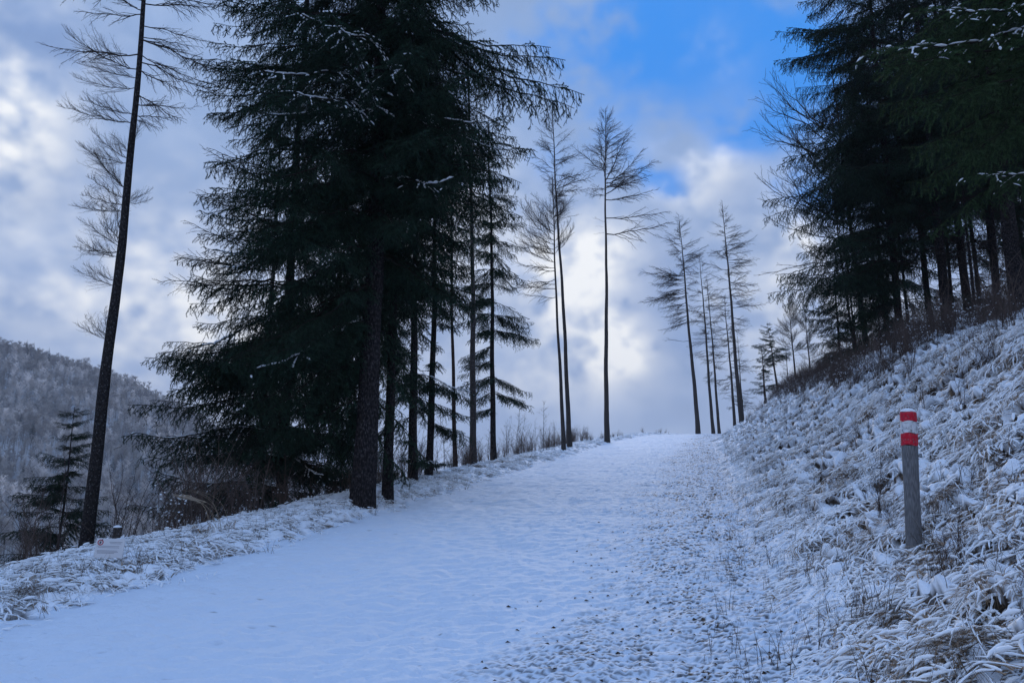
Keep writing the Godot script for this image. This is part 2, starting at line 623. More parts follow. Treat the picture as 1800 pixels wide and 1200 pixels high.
func trunk_mesh(H: float, r0: float, lean: float, sd: int, mat: Material, r_top := 0.015, sides := 12, wob := 1.0) -> ArrayMesh:
	var r := RandomNumberGenerator.new()
	r.seed = sd
	var mb := MB.new()
	var n := maxi(16, int(H * 3.0))
	var pts := PackedVector3Array()
	var rs := PackedFloat32Array()
	var ph := r.randf() * 6.0
	for k in n + 1:
		var t := float(k) / n
		var y := H * t - 0.5 * (1.0 - t) * (1.0 if k == 0 else 0.0)
		pts.append(Vector3(lean * t + wob * 0.03 * sin(ph + y * 0.55) + wob * 0.01 * sin(y * 1.9 + ph), y, wob * 0.012 * cos(ph + y * 0.7)))
		rs.append(lerpf(r0, r_top, pow(t, 0.85)) * (1.0 + r.randf_range(-0.03, 0.03)) + r0 * 0.25 * exp(-maxf(0.0, y) * 3.0))
	mb.tube(pts, rs, sides, Color.WHITE)
	for k in mb.v.size():
		var c := pts[k / sides]
		mb.v[k] = c + (mb.v[k] - c) * (1.0 + 0.06 * n_fine.get_noise_3d(mb.v[k].x * 0.6, mb.v[k].y * 0.15, mb.v[k].z * 0.6))
	return mb.mesh(mat)


var green := Color(1, 1, 1)
var boughs := {}
var limbs := {}


func turned(at: Vector3, az: float, pitch: float, roll: float, s: float) -> Transform3D:
	var b := Basis(Vector3.UP, -deg_to_rad(az)) * Basis(Vector3.BACK, deg_to_rad(pitch)) * Basis(Vector3.RIGHT, deg_to_rad(roll))
	return Transform3D(b.scaled_local(Vector3(s, s, s)), at)


# az: 0 to the picture's right (+x), 90 towards the camera (+z), 180 left, 270 away
# rows: [h0, h1, count, len0, len1, az0, az1, pitch, share of snowy ones]
func spruce(called: String, label: String, u: float, v: float, H: float, r0: float, lean: float, sd: int, rows: Array, group := "", mat: Material = M.spruce_bark) -> Node3D:
	var t := thing(called, on(u, v, -0.05), label, "tree", group)
	var r := RandomNumberGenerator.new()
	r.seed = sd
	part("trunk", trunk_mesh(H, r0, lean, sd, mat, 0.02 if H > 8.0 else 0.006), t)
	var sets := {}
	for row in rows:
		var count := int(ceil(row[2] * 1.45))
		for k in count:
			var f := (k + r.randf()) / float(count)
			var h := lerpf(row[0], row[1], f)
			h = lerpf(h, snappedf(h + 0.17 * sd, minf(0.66, H * 0.045)) - 0.17 * sd, 0.85 if H > 8.0 else 0.5)
			var l := lerpf(row[3], row[4], f) * (r.randf_range(0.45, 1.0) if r.randf() < 0.55 else r.randf_range(0.85, 1.15))
			var slots := maxf(2.0, roundf((row[6] - row[5]) / 52.0))
			var az := lerpf(row[5], row[6], fposmod((floorf(r.randf() * slots) + 0.5 + r.randfn(0.0, 0.16)) / slots + 0.37 * roundf(h / 0.66), 1.0)) if H > 8.0 else lerpf(row[5], row[6], r.randf())
			var pitch: float = row[7] + r.randf_range(-9.0, 9.0)
			var size := "long" if l > 2.7 else ("middle" if l > 1.5 else "short")
			var L: float = {"long": 3.6, "middle": 2.2, "short": 1.2}[size]
			var key: String = size + ("_snow" if r.randf() < row[8] else str(r.randi() % 3))
			if not boughs.has(key):
				key = size + "0"
			if not sets.has(key):
				sets[key] = []
			var tt := h / H
			sets[key].append(turned(Vector3(lean * tt, h, 0), az, pitch, r.randf_range(-14.0, 14.0), l / L))
	for key in sets:
		multi("crown", boughs[key], sets[key], t)
	return t


# rows: [h0, h1, count, len0, len1, az0, az1, pitch0, pitch1, style]
func bare_tree(called: String, label: String, u: float, v: float, H: float, r0: float, lean: float, sd: int, rows: Array, group := "", mat: Material = M.larch_bark, r_top := 0.012) -> Node3D:
	var t := thing(called, on(u, v, -0.05), label, "tree", group)
	var r := RandomNumberGenerator.new()
	r.seed = sd
	part("trunk", trunk_mesh(H, r0, lean, sd, mat, r_top), t)
	for row in rows:
		for k in int(row[2]):
			var f := (k + r.randf()) / float(row[2])
			var h := lerpf(row[0], row[1], f)
			var l := lerpf(row[3], row[4], f) * (r.randf_range(0.7, 1.15) if row[2] > 1 else 1.0)
			var az := lerpf(row[5], row[6], r.randf())
			var pitch := lerpf(row[7], row[8], f) + (r.randf_range(-8.0, 8.0) if row[2] > 1 else 0.0)
			var key := "%d_%d" % [row[9], r.randi() % 3]
			part("branch", limbs[key], t, turned(Vector3(lean * h / H, h, 0), az, pitch, r.randf_range(-75.0, 75.0), l / 2.0))
	return t


func _ready() -> void:
	rng.seed = 77
	# ---- camera
	var cam := Camera3D.new()
	cam.name = "camera"
	cam.position = Vector3(0, EYE, 0)
	cam.rotation_degrees = Vector3(10, 0, 0)
	cam.fov = 49.55
	cam.near = 0.05
	cam.far = 4000.0
	add_child(cam)
	# ---- sky and exposure
	var env := Environment.new()
	env.background_mode = Environment.BG_SKY
	env.sky = make_sky()
	env.tonemap_mode = Environment.TONE_MAPPER_LINEAR
	env.tonemap_exposure = 1.12
	env.background_energy_multiplier = 1.0
	env.fog_enabled = true
	env.fog_density = 0.0004
	env.fog_light_color = Color(0.86, 0.9, 0.97)
	env.sdfgi_enabled = true
	env.ssao_enabled = true
	env.ssil_enabled = true
	var we := WorldEnvironment.new()
	we.name = "environment"
	we.environment = env
	add_child(we)
	# ---- the sun behind the clouds ahead
	var sun := DirectionalLight3D.new()
	sun.name = "sun"
	sun.light_energy = 0.36
	sun.light_angular_distance = 14.0
	sun.light_color = Color(1.0, 0.95, 0.88)
	sun.shadow_enabled = true
	sun.rotation_degrees = Vector3(-19, 180.0 - 8.0, 0)
	add_child(sun)

	n_soft.seed = 2; n_soft.frequency = 0.45; n_soft.fractal_octaves = 2; n_soft.noise_type = FastNoiseLite.TYPE_SIMPLEX
	n_mid.seed = 4; n_mid.frequency = 1.7; n_mid.fractal_octaves = 2; n_mid.noise_type = FastNoiseLite.TYPE_SIMPLEX
	n_fine.seed = 6; n_fine.frequency = 9.0; n_fine.fractal_octaves = 2; n_fine.noise_type = FastNoiseLite.TYPE_SIMPLEX
	n_cell.seed = 8; n_cell.frequency = 17.0; n_cell.fractal_type = FastNoiseLite.FRACTAL_NONE; n_cell.noise_type = FastNoiseLite.TYPE_SIMPLEX
	make_materials()
	build_ground()
	build_hill()
	build_tree_kit()
	build_left_trees()
	build_far_trees()
	build_right_trees()
	build_furniture()
	build_grass()
	build_brush()


# ------------------------------------------------------------------ ground
func build_ground() -> void:
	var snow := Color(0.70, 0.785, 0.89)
	var soil_and_shade := Color(0.045, 0.033, 0.027)  # bare ground and leaf edges, also the painted crescent shadows of the litter
	var us := steps(-5.6, -2.6, 0.045)
	us.append_array(steps(-2.58, 0.95, 0.0165))
	var vs := grow(-6.0, 2.4, 0.0, 0.3)
	vs.remove_at(vs.size() - 1)
	vs.append_array(grow(2.4, 120.0, 0.0040, 0.013))
	tag(part("road", sheet(us, vs, snow, soil_and_shade, M.snow, 0.03), self), "snow covered forest road climbing between the bank and the trees", "", "", "structure")
	us = steps(0.85, 5.5, 0.03)
	us.append_array(steps(5.54, 7.5, 0.07))
	us.append_array(grow(7.6, 60.0, 0.05, 0.2))
	vs = grow(-6.0, 2.4, 0.0, 0.3)
	vs.remove_at(vs.size() - 1)
	vs.append_array(grow(2.4, 120.0, 0.0065, 0.028))
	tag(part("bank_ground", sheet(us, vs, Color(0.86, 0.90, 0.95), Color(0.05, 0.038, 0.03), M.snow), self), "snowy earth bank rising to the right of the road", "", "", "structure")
	us = PackedFloat32Array()
	for x in grow(7.4, 75.0, 0.05, 0.1):
		us.append(-x)
	us.reverse()
	us.append_array(steps(-7.36, -5.5, 0.04))
	tag(part("verge_ground", sheet(us, vs, Color(0.86, 0.90, 0.95), Color(0.06, 0.045, 0.038), M.snow), self), "snowy road verge and slope falling away to the valley", "", "", "structure")
	# the valley floor and the land out to the horizon
	var mb := MB.new()
	var s := 1000.0
	for a in 20:
		for b in 20:
			var x0 := -s + a * s / 10.0
			var z0 := -s + b * s / 10.0
			var q := s / 10.0
			mb.quad(Vector3(x0, -75, z0 + q), Vector3(x0, -75, z0), Vector3(x0 + q, -75, z0), Vector3(x0 + q, -75, z0 + q), Color(0.6, 0.63, 0.68))
	tag(part("ground", mb.mesh(M.plain_snow), self), "snow covered valley floor", "", "", "structure")


# ------------------------------------------------------------------ hillside across the valley
func ridge(s: float) -> Vector3:
	# s runs along the ridge from beyond the left edge of the view to where it sinks behind the road
	var px := [[-520.0, 104.0, -380.0], [-420.0, 96.0, -415.0], [-311.5, 74.5, -442.6], [-276.9, 65.0, -444.2], [-242.3, 54.5, -446.0], [-207.7, 39.5, -448.7], [-176.5, 21.0, -451.9], [-131.5, 4.0, -455.2], [-69.2, -8.0, -458.2], [20.0, -22.0, -465.0], [140.0, -40.0, -480.0]]
	var f := clampf(s, 0.0, 0.9999) * (px.size() - 1)
	var k := int(f)
	var t := f - k
	var a := Vector3(px[k][0], px[k][1], px[k][2])
	var b := Vector3(px[k + 1][0], px[k + 1][1], px[k + 1][2])
	return a.lerp(b, t)


func hill_at(s: float, q: float) -> Vector3:
	var p := ridge(s)
	var n := Vector3(0.30, 0, 0.954)
	var h := p.y - (0.42 * q if q > 0.0 else -0.35 * q)
	h += 6.0 * n_soft.get_noise_2d(p.x * 0.03, q * 0.03) * smoothstep(0.0, 60.0, absf(q)) + 1.5 * n_soft.get_noise_2d(p.x * 0.12, q * 0.12)
	return Vector3(p.x + n.x * q, h, p.z + n.z * q)


func build_hill() -> void:
	var mb := MB.new()
	var nu := 90
	var nv := 60
	for a in nv + 1:
		var q := -160.0 + 500.0 * a / nv
		for b in nu + 1:
			mb.v.append(hill_at(float(b) / nu, q))
			mb.c.append(Color(0.58, 0.60, 0.63))
	for a in nv + 1:
		for b in nu + 1:
			var k := a * (nu + 1) + b
			var dx := mb.v[a * (nu + 1) + mini(b + 1, nu)] - mb.v[a * (nu + 1) + maxi(b - 1, 0)]
			var dz := mb.v[mini(a + 1, nv) * (nu + 1) + b] - mb.v[maxi(a - 1, 0) * (nu + 1) + b]
			mb.n.append(dz.cross(dx).normalized())
	for a in nv:
		for b in nu:
			var k := a * (nu + 1) + b
			mb.i.append(k); mb.i.append(k + nu + 2); mb.i.append(k + nu + 1)
			mb.i.append(k); mb.i.append(k + 1); mb.i.append(k + nu + 2)
	tag(part("hill", mb.mesh(M.plain_snow), self), "snowy wooded hillside across the valley", "", "", "structure")
	# bare winter wood on it: a mass of leafless crowns
	var r := RandomNumberGenerator.new()
	r.seed = 31
	var kinds := []
	for k in 4:
		var t := MB.new()
		var g := [0.30, 0.44, 0.62, 0.82][k] as float
		var col := Color(g, g * 0.94, g * 0.90)
		var dark := col * 0.55
		t.spike(Vector3(0, -1.0, 0), Vector3(0, 10.0, 0), 0.2, dark)
		for j in 26:
			var h := r.randf_range(3.0, 9.0)
			var a := r.randf() * TAU
			var l := r.randf_range(1.5, 4.0) * (1.15 - h / 12.0)
			var p := Vector3(0, h, 0)
			var e := p + Vector3(cos(a) * l, l * r.randf_range(0.4, 1.0), sin(a) * l)
			t.spike(p, e, 0.13, col)
			for m in 4:
				var f := p.lerp(e, r.randf_range(0.4, 0.9))
				t.spike(f, f + Vector3(r.randf_range(-1, 1), r.randf_range(0.2, 1.2), r.randf_range(-1, 1)) * 1.0, 0.09, col)
		kinds.append(t.mesh(M.twig))
	var spots := [[], [], [], []]
	for k in 20000:
		var s := r.randf_range(0.02, 0.95)
		var q := -25.0 + 290.0 * pow(r.randf(), 0.9)
		var p := hill_at(s, q)
		var zone := n_soft.get_noise_2d(p.x * 0.06 + 50.0, q * 0.05)
		var kind := clampi(int(floor(1.4 + zone * 1.6 + r.randf_range(-1.7, 1.7) - (0.8 if q < 12.0 else 0.0))), 0, 3)
		var z := r.randf_range(0.5, 0.95)
		spots[kind].append(Transform3D(Basis(Vector3.UP, r.randf() * TAU).scaled(Vector3(z, z * r.randf_range(0.85, 1.2), z)), p))
	var o := Node3D.new()
	o.name = "forest"
	add_child(o)
	tag(o, "grey leafless winter wood covering the far hillside", "", "", "stuff")
	for k in 4:
		multi("bare_wood", kinds[k], spots[k], o)
	# the evergreens that stand out in it
	for kind in 2:
		var t := MB.new()
		var crown := MB.new()
		t.spike(Vector3(0, -1, 0), Vector3(0, 13, 0), 0.22, Color(0.05, 0.045, 0.045))
		for j in 90:
			var h := 1.5 + 11.0 * j / 90.0
			var a := j * 2.4
			var l := (13.2 - h) * 0.26 * r.randf_range(0.7, 1.1)
			var e := Vector3(cos(a) * l, h - l * 0.3, sin(a) * l)
			var sdw := Vector3(-sin(a), 0.2, cos(a)) * l * 0.3
			crown.tri(Vector3(0, h, 0), e, e * 0.6 + Vector3(0, h * 0.4, 0) + sdw, Color(0.04, 0.06, 0.05))
			crown.tri(Vector3(0, h, 0), e * 0.6 + Vector3(0, h * 0.4, 0) - sdw, e, Color(0.04, 0.06, 0.05))
			if kind == 1 and r.randf() < 0.75:
				crown.tri(Vector3(0, h + 0.25, 0), e + Vector3(0, 0.2, 0), e * 0.5 + Vector3(0, h * 0.5 + 0.25, 0) + sdw * 0.7, Color(0.7, 0.73, 0.78))
				crown.tri(Vector3(0, h + 0.25, 0), e * 0.5 + Vector3(0, h * 0.5 + 0.25, 0) - sdw * 0.7, e + Vector3(0, 0.2, 0), Color(0.7, 0.73, 0.78))
		var tm := t.mesh(M.twig)
		var cm := crown.mesh(M.grass)
		for k in [34, 46][kind]:
			var s := r.randf_range(0.16, 0.62)
			var q := r.randf_range(5.0, 230.0) if kind == 1 else 40.0 + 190.0 * sqrt(r.randf())
			if k < 3 and kind == 0:
				q = -2.0
				s = 0.245 + k * 0.006
			var w := thing("hill_spruce", hill_at(s, q), ("small dark spruce " if kind == 0 else "snow dusted spruce ") + ("just under the ridge" if q < 30.0 else ("high on the far hillside" if q < 90.0 else ("halfway up the far hillside" if q < 160.0 else "low on the far hillside"))) + ([" at its tall end", " above the young spruce", " behind the bare larch", " where the ridge sinks"][clampi(int((s - 0.16) / 0.115), 0, 3)] as String), "tree", "dark spruces on the far hillside" if kind == 0 else "snowy spruces on the far hillside")
			w.rotation.y = r.randf() * TAU
			var z := r.randf_range(0.55, 1.0)
			w.scale = Vector3(z, z, z)
			part("trunk", tm, w)
			part("crown", cm, w)


# ------------------------------------------------------------------ trees
func build_tree_kit() -> void:
	for k in 3:
		boughs["long%d" % k] = bough(3.6, 100 + k, 0.0, [1.3, 1.7, 1.0][k])
		boughs["middle%d" % k] = bough(2.2, 110 + k, 0.0, [1.3, 1.6, 0.9][k])
		boughs["short%d" % k] = bough(1.2, 120 + k, 0.0, [1.0, 1.2, 0.6][k])
	boughs["long_snow"] = bough(3.6, 130, 0.8)
	boughs["middle_snow"] = bough(2.2, 131, 0.8)
	boughs["short_snow"] = bough(1.2, 132, 0.7)
	for k in 3:
		limbs["0_%d" % k] = bare_branch(2.0, 0, 200 + k, 1.15)
		limbs["1_%d" % k] = bare_branch(2.0, 1, 210 + k, 0.8)
		limbs["2_%d" % k] = bare_branch(2.0, 2, 220 + k, 0.95)
		limbs["3_%d" % k] = bare_branch(2.0, 3, 230 + k, 1.3)


func build_left_trees() -> void:
	bare_tree("larch_tree", "tall bare larch with twig fans, beside the small white sign", -9.0, 9.48, 13.0, 0.108, 0.1, 41, [
		[3.7, 3.85, 3, 0.65, 0.75, 165, 195, 0, 60, 1], [4.55, 4.7, 2, 0.75, 0.8, 160, 200, -8, 25, 1], [5.0, 5.3, 3, 0.85, 1.0, 165, 195, -5, 30, 1], [5.3, 5.5, 3, 0.85, 0.9, 165, 200, 30, 65, 1],
		[5.85, 6.05, 3, 0.95, 1.2, 165, 195, -5, 25, 1], [6.2, 6.3, 2, 0.9, 0.9, 170, 195, 35, 50, 1], [6.0, 6.1, 2, 0.5, 0.55, -10, 10, -15, 15, 1], [6.6, 6.75, 2, 0.85, 0.95, 165, 195, 0, 25, 1], [6.75, 7.0, 2, 0.5, 0.7, 20, 160, 0, 15, 1],
		[7.3, 7.6, 2, 1.1, 1.2, 165, 195, -4, 8, 1], [7.35, 7.8, 3, 0.9, 1.0, -15, 20, -30, -10, 0], [8.0, 8.4, 3, 1.1, 1.3, 160, 200, 0, 15, 1], [8.0, 9.0, 5, 1.2, 1.5, -25, 25, -35, -15, 0],
		[8.6, 10.2, 10, 1.3, 1.5, 0, 360, -15, 15, 0], [9.5, 14.0, 26, 1.6, 0.5, 0, 360, -5, 35, 0], [4.0, 8.0, 7, 0.25, 0.3, 0, 360, -10, 20, 3]], "", M.dark_bark)
	# the small young spruce beyond it
	spruce("young_spruce", "small young spruce on the slope behind the bare larch", -14.75, 14.53, 6.4, 0.06, 0.15, 43, [
		[0.6, 3.0, 60, 1.8, 1.4, 0, 360, 2, 0.0], [3.0, 5.0, 40, 1.3, 0.75, 0, 360, 6, 0.0], [5.0, 6.35, 30, 0.75, 0.3, 0, 360, 18, 0.0]])
	bare_tree("larch_tree", "bare larch whose twig tips stick out left behind the spruces", -12.91, 19.9, 17.5, 0.135, 0.0, 44, [
		[9.0, 10.4, 6, 3.0, 3.2, 150, 210, -5, 10, 0], [11.0, 13.0, 8, 3.0, 2.8, 150, 210, 0, 15, 0], [10.0, 17.0, 16, 2.4, 0.8, 0, 360, 0, 30, 0]])
	spruce("spruce_tree", "full branched spruce sweeping the ground left of the thick trunk", -8.98, 14.62, 18.0, 0.14, 0.0, 45, [
		[0.5, 2.6, 20, 2.7, 2.8, 110, 280, 6, 0.15], [0.9, 2.6, 6, 2.0, 2.2, -60, 90, 0, 0.0], [1.6, 3.2, 26, 1.9, 2.1, 0, 360, -10, 0.04], [1.2, 3.0, 8, 2.2, 2.6, -50, 60, -12, 0.05], [3.0, 4.4, 22, 2.7, 2.9, 130, 250, -4, 0.0], [3.0, 5.0, 16, 2.4, 2.3, 0, 360, -8, 0.0],
		[4.6, 6.6, 26, 2.3, 2.2, 0, 360, -6, 0.05], [6.6, 9.5, 30, 2.1, 1.8, 0, 360, -6, 0.15], [9.5, 13.0, 34, 2.2, 1.9, 0, 360, -5, 0.12], [10.0, 11.2, 5, 2.6, 2.5, 160, 210, 6, 0.0], [13.0, 18.0, 40, 1.8, 0.4, 0, 360, 0, 0.1]])
	spruce("spruce_tree", "huge dark spruce with the thickest trunk at the road edge", -5.84, 12.24, 17.0, 0.225, 0.05, 46, [
		[1.6, 3.4, 9, 1.6, 2.2, 150, 330, -30, 0.0], [3.0, 4.6, 32, 2.4, 2.8, 95, 300, -22, 0.05], [2.0, 3.4, 10, 2.4, 2.8, 150, 260, -32, 0.0], [4.4, 6.4, 34, 2.9, 3.2, 100, 330, -14, 0.12], [4.6, 6.0, 10, 1.6, 2.2, -60, 90, -22, 0.0],
		[6.0, 7.4, 26, 2.4, 3.0, 0, 360, -14, 0.2], [6.6, 7.9, 12, 2.7, 2.9, -45, 35, -14, 0.15], [7.4, 8.6, 22, 2.9, 3.1, 0, 360, -10, 0.25], [7.2, 8.2, 6, 2.8, 3.0, 50, 140, -8, 0.8], [8.6, 9.6, 20, 3.0, 3.3, 0, 360, -8, 0.2],
		[9.0, 9.5, 4, 3.6, 3.8, -20, 12, -8, 0.0], [9.6, 11.5, 30, 3.2, 3.2, 0, 360, -8, 0.1], [11.5, 17.0, 46, 2.9, 0.5, 0, 360, -2, 0.1]])
	spruce("spruce_tree", "dark spruce trunk pressed close beside the thickest trunk", -5.84, 13.29, 12.5, 0.108, 0.0, 47, [
		[4.2, 8.0, 22, 1.4, 2.0, 0, 360, -14, 0.05], [8.0, 12.4, 30, 1.9, 0.5, 0, 360, -6, 0.15]])
	spruce("spruce_tree", "slim spruce with snow flecked low boughs, third trunk from the thickest", -6.78, 16.7, 12.0, 0.114, 0.0, 48, [
		[0.3, 0.9, 7, 0.7, 0.6, 0, 360, 10, 0.3], [1.6, 2.6, 7, 1.3, 1.5, 0, 360, -14, 0.3], [2.6, 5.0, 13, 1.4, 1.5, 0, 360, -14, 0.0], [5.0, 8.0, 24, 1.5, 1.7, 0, 360, -12, 0.05], [8.0, 11.8, 28, 1.7, 0.4, 0, 360, -4, 0.2]])
	spruce("spruce_tree", "greenish spruce trunk with a hanging bough at mid height", -6.9, 18.23, 12.0, 0.1, 0.03, 49, [
		[0.1, 0.6, 5, 0.6, 0.5, 0, 360, 10, 0.4], [2.0, 2.8, 7, 1.2, 1.3, -60, 200, -10, 0.2], [1.2, 1.6, 3, 1.1, 1.2, -20, 60, -18, 0.0], [4.2, 5.4, 9, 1.2, 1.4, 0, 360, -16, 0.0], [5.4, 8.0, 20, 1.4, 1.7, 0, 360, -12, 0.0], [8.0, 11.8, 26, 1.6, 0.4, 0, 360, -4, 0.1]])
	bare_tree("pine_tree", "thin reddish bare trunk with dead twigs between two spruces", -7.26, 21.25, 11.5, 0.07, -0.25, 50, [
		[4.6, 7.5, 16, 0.9, 1.1, 0, 360, -10, 15, 0], [7.5, 11.3, 18, 1.2, 0.4, 0, 360, 0, 30, 0]], "", M.pine_bark)
	bare_tree("larch_tree", "straight bare larch trunk rising through the spruce crowns", -6.97, 22.34, 15.2, 0.115, -0.34, 51, [
		[5.0, 9.0, 8, 0.6, 1.0, 0, 360, -10, 10, 3], [9.0, 15.0, 30, 2.2, 0.6, 0, 360, -5, 30, 0]])
	spruce("spruce_tree", "slim spruce with layered flat boughs, nearest the open sky", -7.04, 24.89, 12.5, 0.108, -0.27, 52, [
		[1.6, 2.4, 5, 1.0, 1.1, 120, 260, -14, 0.0], [2.2, 3.3, 5, 1.3, 1.4, -30, 30, -20, 0.0], [2.6, 4.2, 10, 1.3, 1.4, 100, 260, -14, 0.0], [4.4, 5.6, 8, 1.6, 1.7, -40, 40, -10, 0.0], [4.4, 6.4, 12, 1.4, 1.5, 90, 270, -12, 0.0], [6.4, 9.0, 24, 1.7, 1.5, 0, 360, -10, 0.05], [9.0, 12.3, 24, 1.3, 0.3, 0, 360, 0, 0.1]])


func build_far_trees() -> void:
	bare_tree("larch_tree", "bare larch with a narrow pointed crown, taller of a close pair", -6.19, 35.23, 18.0, 0.125, -0.75, 61, [
		[10.5, 12.3, 3, 0.9, 1.2, -20, 200, 0, 20, 3], [12.2, 13.0, 6, 1.9, 2.1, 0, 360, 0, 15, 0], [13.0, 15.2, 18, 2.0, 1.5, 0, 360, 5, 25, 0], [15.2, 17.9, 24, 1.4, 0.35, 0, 360, 20, 45, 0], [3.0, 12.0, 8, 0.15, 0.25, 0, 360, 0, 10, 3]])
	bare_tree("larch_tree", "lower bare larch of a close pair, crown fanning left", -6.05, 32.54, 12.8, 0.1, -0.38, 62, [
		[7.0, 8.6, 6, 2.0, 2.2, 150, 205, -4, 4, 0], [8.6, 10.2, 8, 2.3, 2.2, 140, 220, 12, 28, 1], [8.8, 10.6, 5, 1.5, 1.2, -50, 50, 30, 50, 1], [10.2, 12.7, 16, 1.7, 0.5, 0, 360, 30, 55, 1]])
	bare_tree("larch_tree", "tallest lone bare larch with two long low side branches", -5.63, 44.58, 21.5, 0.17, 0.37, 63, [
		[13.1, 13.1, 1, 4.4, 4.4, -6, -6, 6, 6, 0], [14.1, 14.1, 1, 4.0, 4.0, 6, 6, 0, 0, 0], [15.2, 15.4, 1, 3.4, 3.4, 0, 0, 8, 8, 0], [13.0, 14.0, 3, 0.8, 1.0, 160, 220, 5, 20, 3], [15.4, 17.0, 8, 3.3, 3.4, 0, 360, 12, 20, 0], [16.0, 17.0, 3, 3.3, 3.4, -20, 20, 10, 18, 0],
		[17.0, 19.4, 20, 3.0, 2.0, 0, 360, 20, 32, 0], [19.4, 21.4, 22, 1.8, 0.4, 0, 360, 30, 50, 0], [2.0, 13.0, 10, 0.15, 0.3, 0, 360, 0, 10, 3]])
	bare_tree("larch_tree", "bare larch leaning left with branches sweeping left, beyond the crest", -0.45, 68.46, 20.6, 0.225, -0.95, 64, [
		[8.3, 8.4, 1, 2.6, 2.6, 175, 185, -2, -2, 3], [10.0, 12.6, 12, 2.6, 3.2, 140, 230, -14, -8, 0], [12.6, 15.0, 14, 4.0, 3.6, 140, 225, -12, -2, 0], [12.0, 16.0, 12, 1.6, 2.0, -70, 70, -5, 10, 0], [15.0, 18.0, 20, 3.0, 2.2, 0, 360, 0, 18, 0], [18.0, 20.5, 20, 2.0, 0.5, 0, 360, 15, 40, 0]])
	bare_tree("larch_tree", "slender bare larch second in the group beyond the crest", 0.83, 68.77, 16.8, 0.17, -0.5, 65, [
		[7.0, 12.0, 24, 1.8, 2.3, 0, 360, -12, 0, 0], [12.0, 16.7, 30, 2.2, 0.4, 0, 360, 0, 35, 0]])
	bare_tree("larch_tree", "slender bare larch third in the group, set back beyond the crest", 1.46, 73.08, 15.5, 0.16, -0.5, 66, [
		[5.0, 10.0, 20, 1.6, 2.2, 0, 360, -14, 0, 0], [10.0, 15.4, 26, 2.1, 0.4, 0, 360, 0, 35, 0]])
	bare_tree("larch_tree", "short bare larch with low drooping twigs beside the bank foot", 2.59, 65.04, 11.8, 0.15, -0.35, 67, [
		[2.0, 7.0, 24, 1.8, 2.4, 0, 360, -16, -4, 0], [7.0, 11.7, 26, 2.2, 0.4, 0, 360, -4, 35, 0]])
	bare_tree("larch_tree", "tall bare larch with ragged right side, nearest the bank", 2.91, 60.94, 18.7, 0.2, -0.6, 68, [
		[6.3, 9.5, 14, 1.9, 2.6, 0, 360, -14, -6, 0], [9.5, 13.0, 22, 2.6, 2.4, 0, 360, -8, 4, 0], [13.6, 15.6, 6, 3.2, 2.8, -40, 40, 5, 15, 0], [13.0, 16.0, 20, 2.2, 1.8, 0, 360, 0, 18, 0], [16.0, 18.6, 22, 1.6, 0.3, 0, 360, 15, 40, 0]])
	bare_tree("larch_tree", "thin young bare larch half hidden behind the group", 3.6, 70.5, 8.8, 0.1, -0.2, 69, [[2.0, 8.7, 34, 2.0, 0.4, 0, 360, -8, 30, 0]])
	spruce("pine_tree", "lower of two small dark pines on the bank shoulder", 4.12, 52.6, 4.3, 0.09, 0.0, 70, [[1.0, 3.0, 20, 1.0, 0.9, 0, 360, 10, 0.0], [3.0, 4.3, 16, 0.8, 0.3, 0, 360, 25, 0.0]], "", M.pine_bark)
	spruce("pine_tree", "leaning small pine with a flat dark tuft, taller of two", 4.98, 52.79, 5.1, 0.09, -0.4, 71, [[0.5, 0.9, 6, 1.0, 0.9, 0, 360, 0, 0.0], [2.2, 3.6, 18, 1.3, 1.2, 0, 360, 10, 0.0], [3.6, 5.0, 16, 1.0, 0.3, 0, 360, 25, 0.0]], "", M.pine_bark)
	bare_tree("birch_tree", "small round crowned bare tree right of the two pines", 6.51, 55.17, 6.5, 0.08, -0.24, 72, [[2.5, 4.0, 10, 1.6, 1.9, 0, 360, 10, 25, 1], [4.0, 6.4, 24, 1.7, 0.5, 0, 360, 25, 55, 1], [0.8, 2.4, 6, 0.9, 1.2, 0, 360, -5, 5, 3]])
	bare_tree("birch_tree", "small bare tree with thin upright twigs at the bank edge", 7.23, 53.16, 5.5, 0.07, -0.19, 73, [[1.5, 3.5, 12, 1.4, 1.5, 0, 360, 5, 25, 1], [3.5, 5.4, 18, 1.3, 0.4, 0, 360, 25, 55, 1]])
	bare_tree("birch_tree", "shortest bare sapling between the pines and the round crowned tree", 5.92, 55.09, 3.3, 0.04, 0.0, 74, [[0.8, 3.2, 20, 1.0, 0.3, 0, 360, 5, 40, 0]])


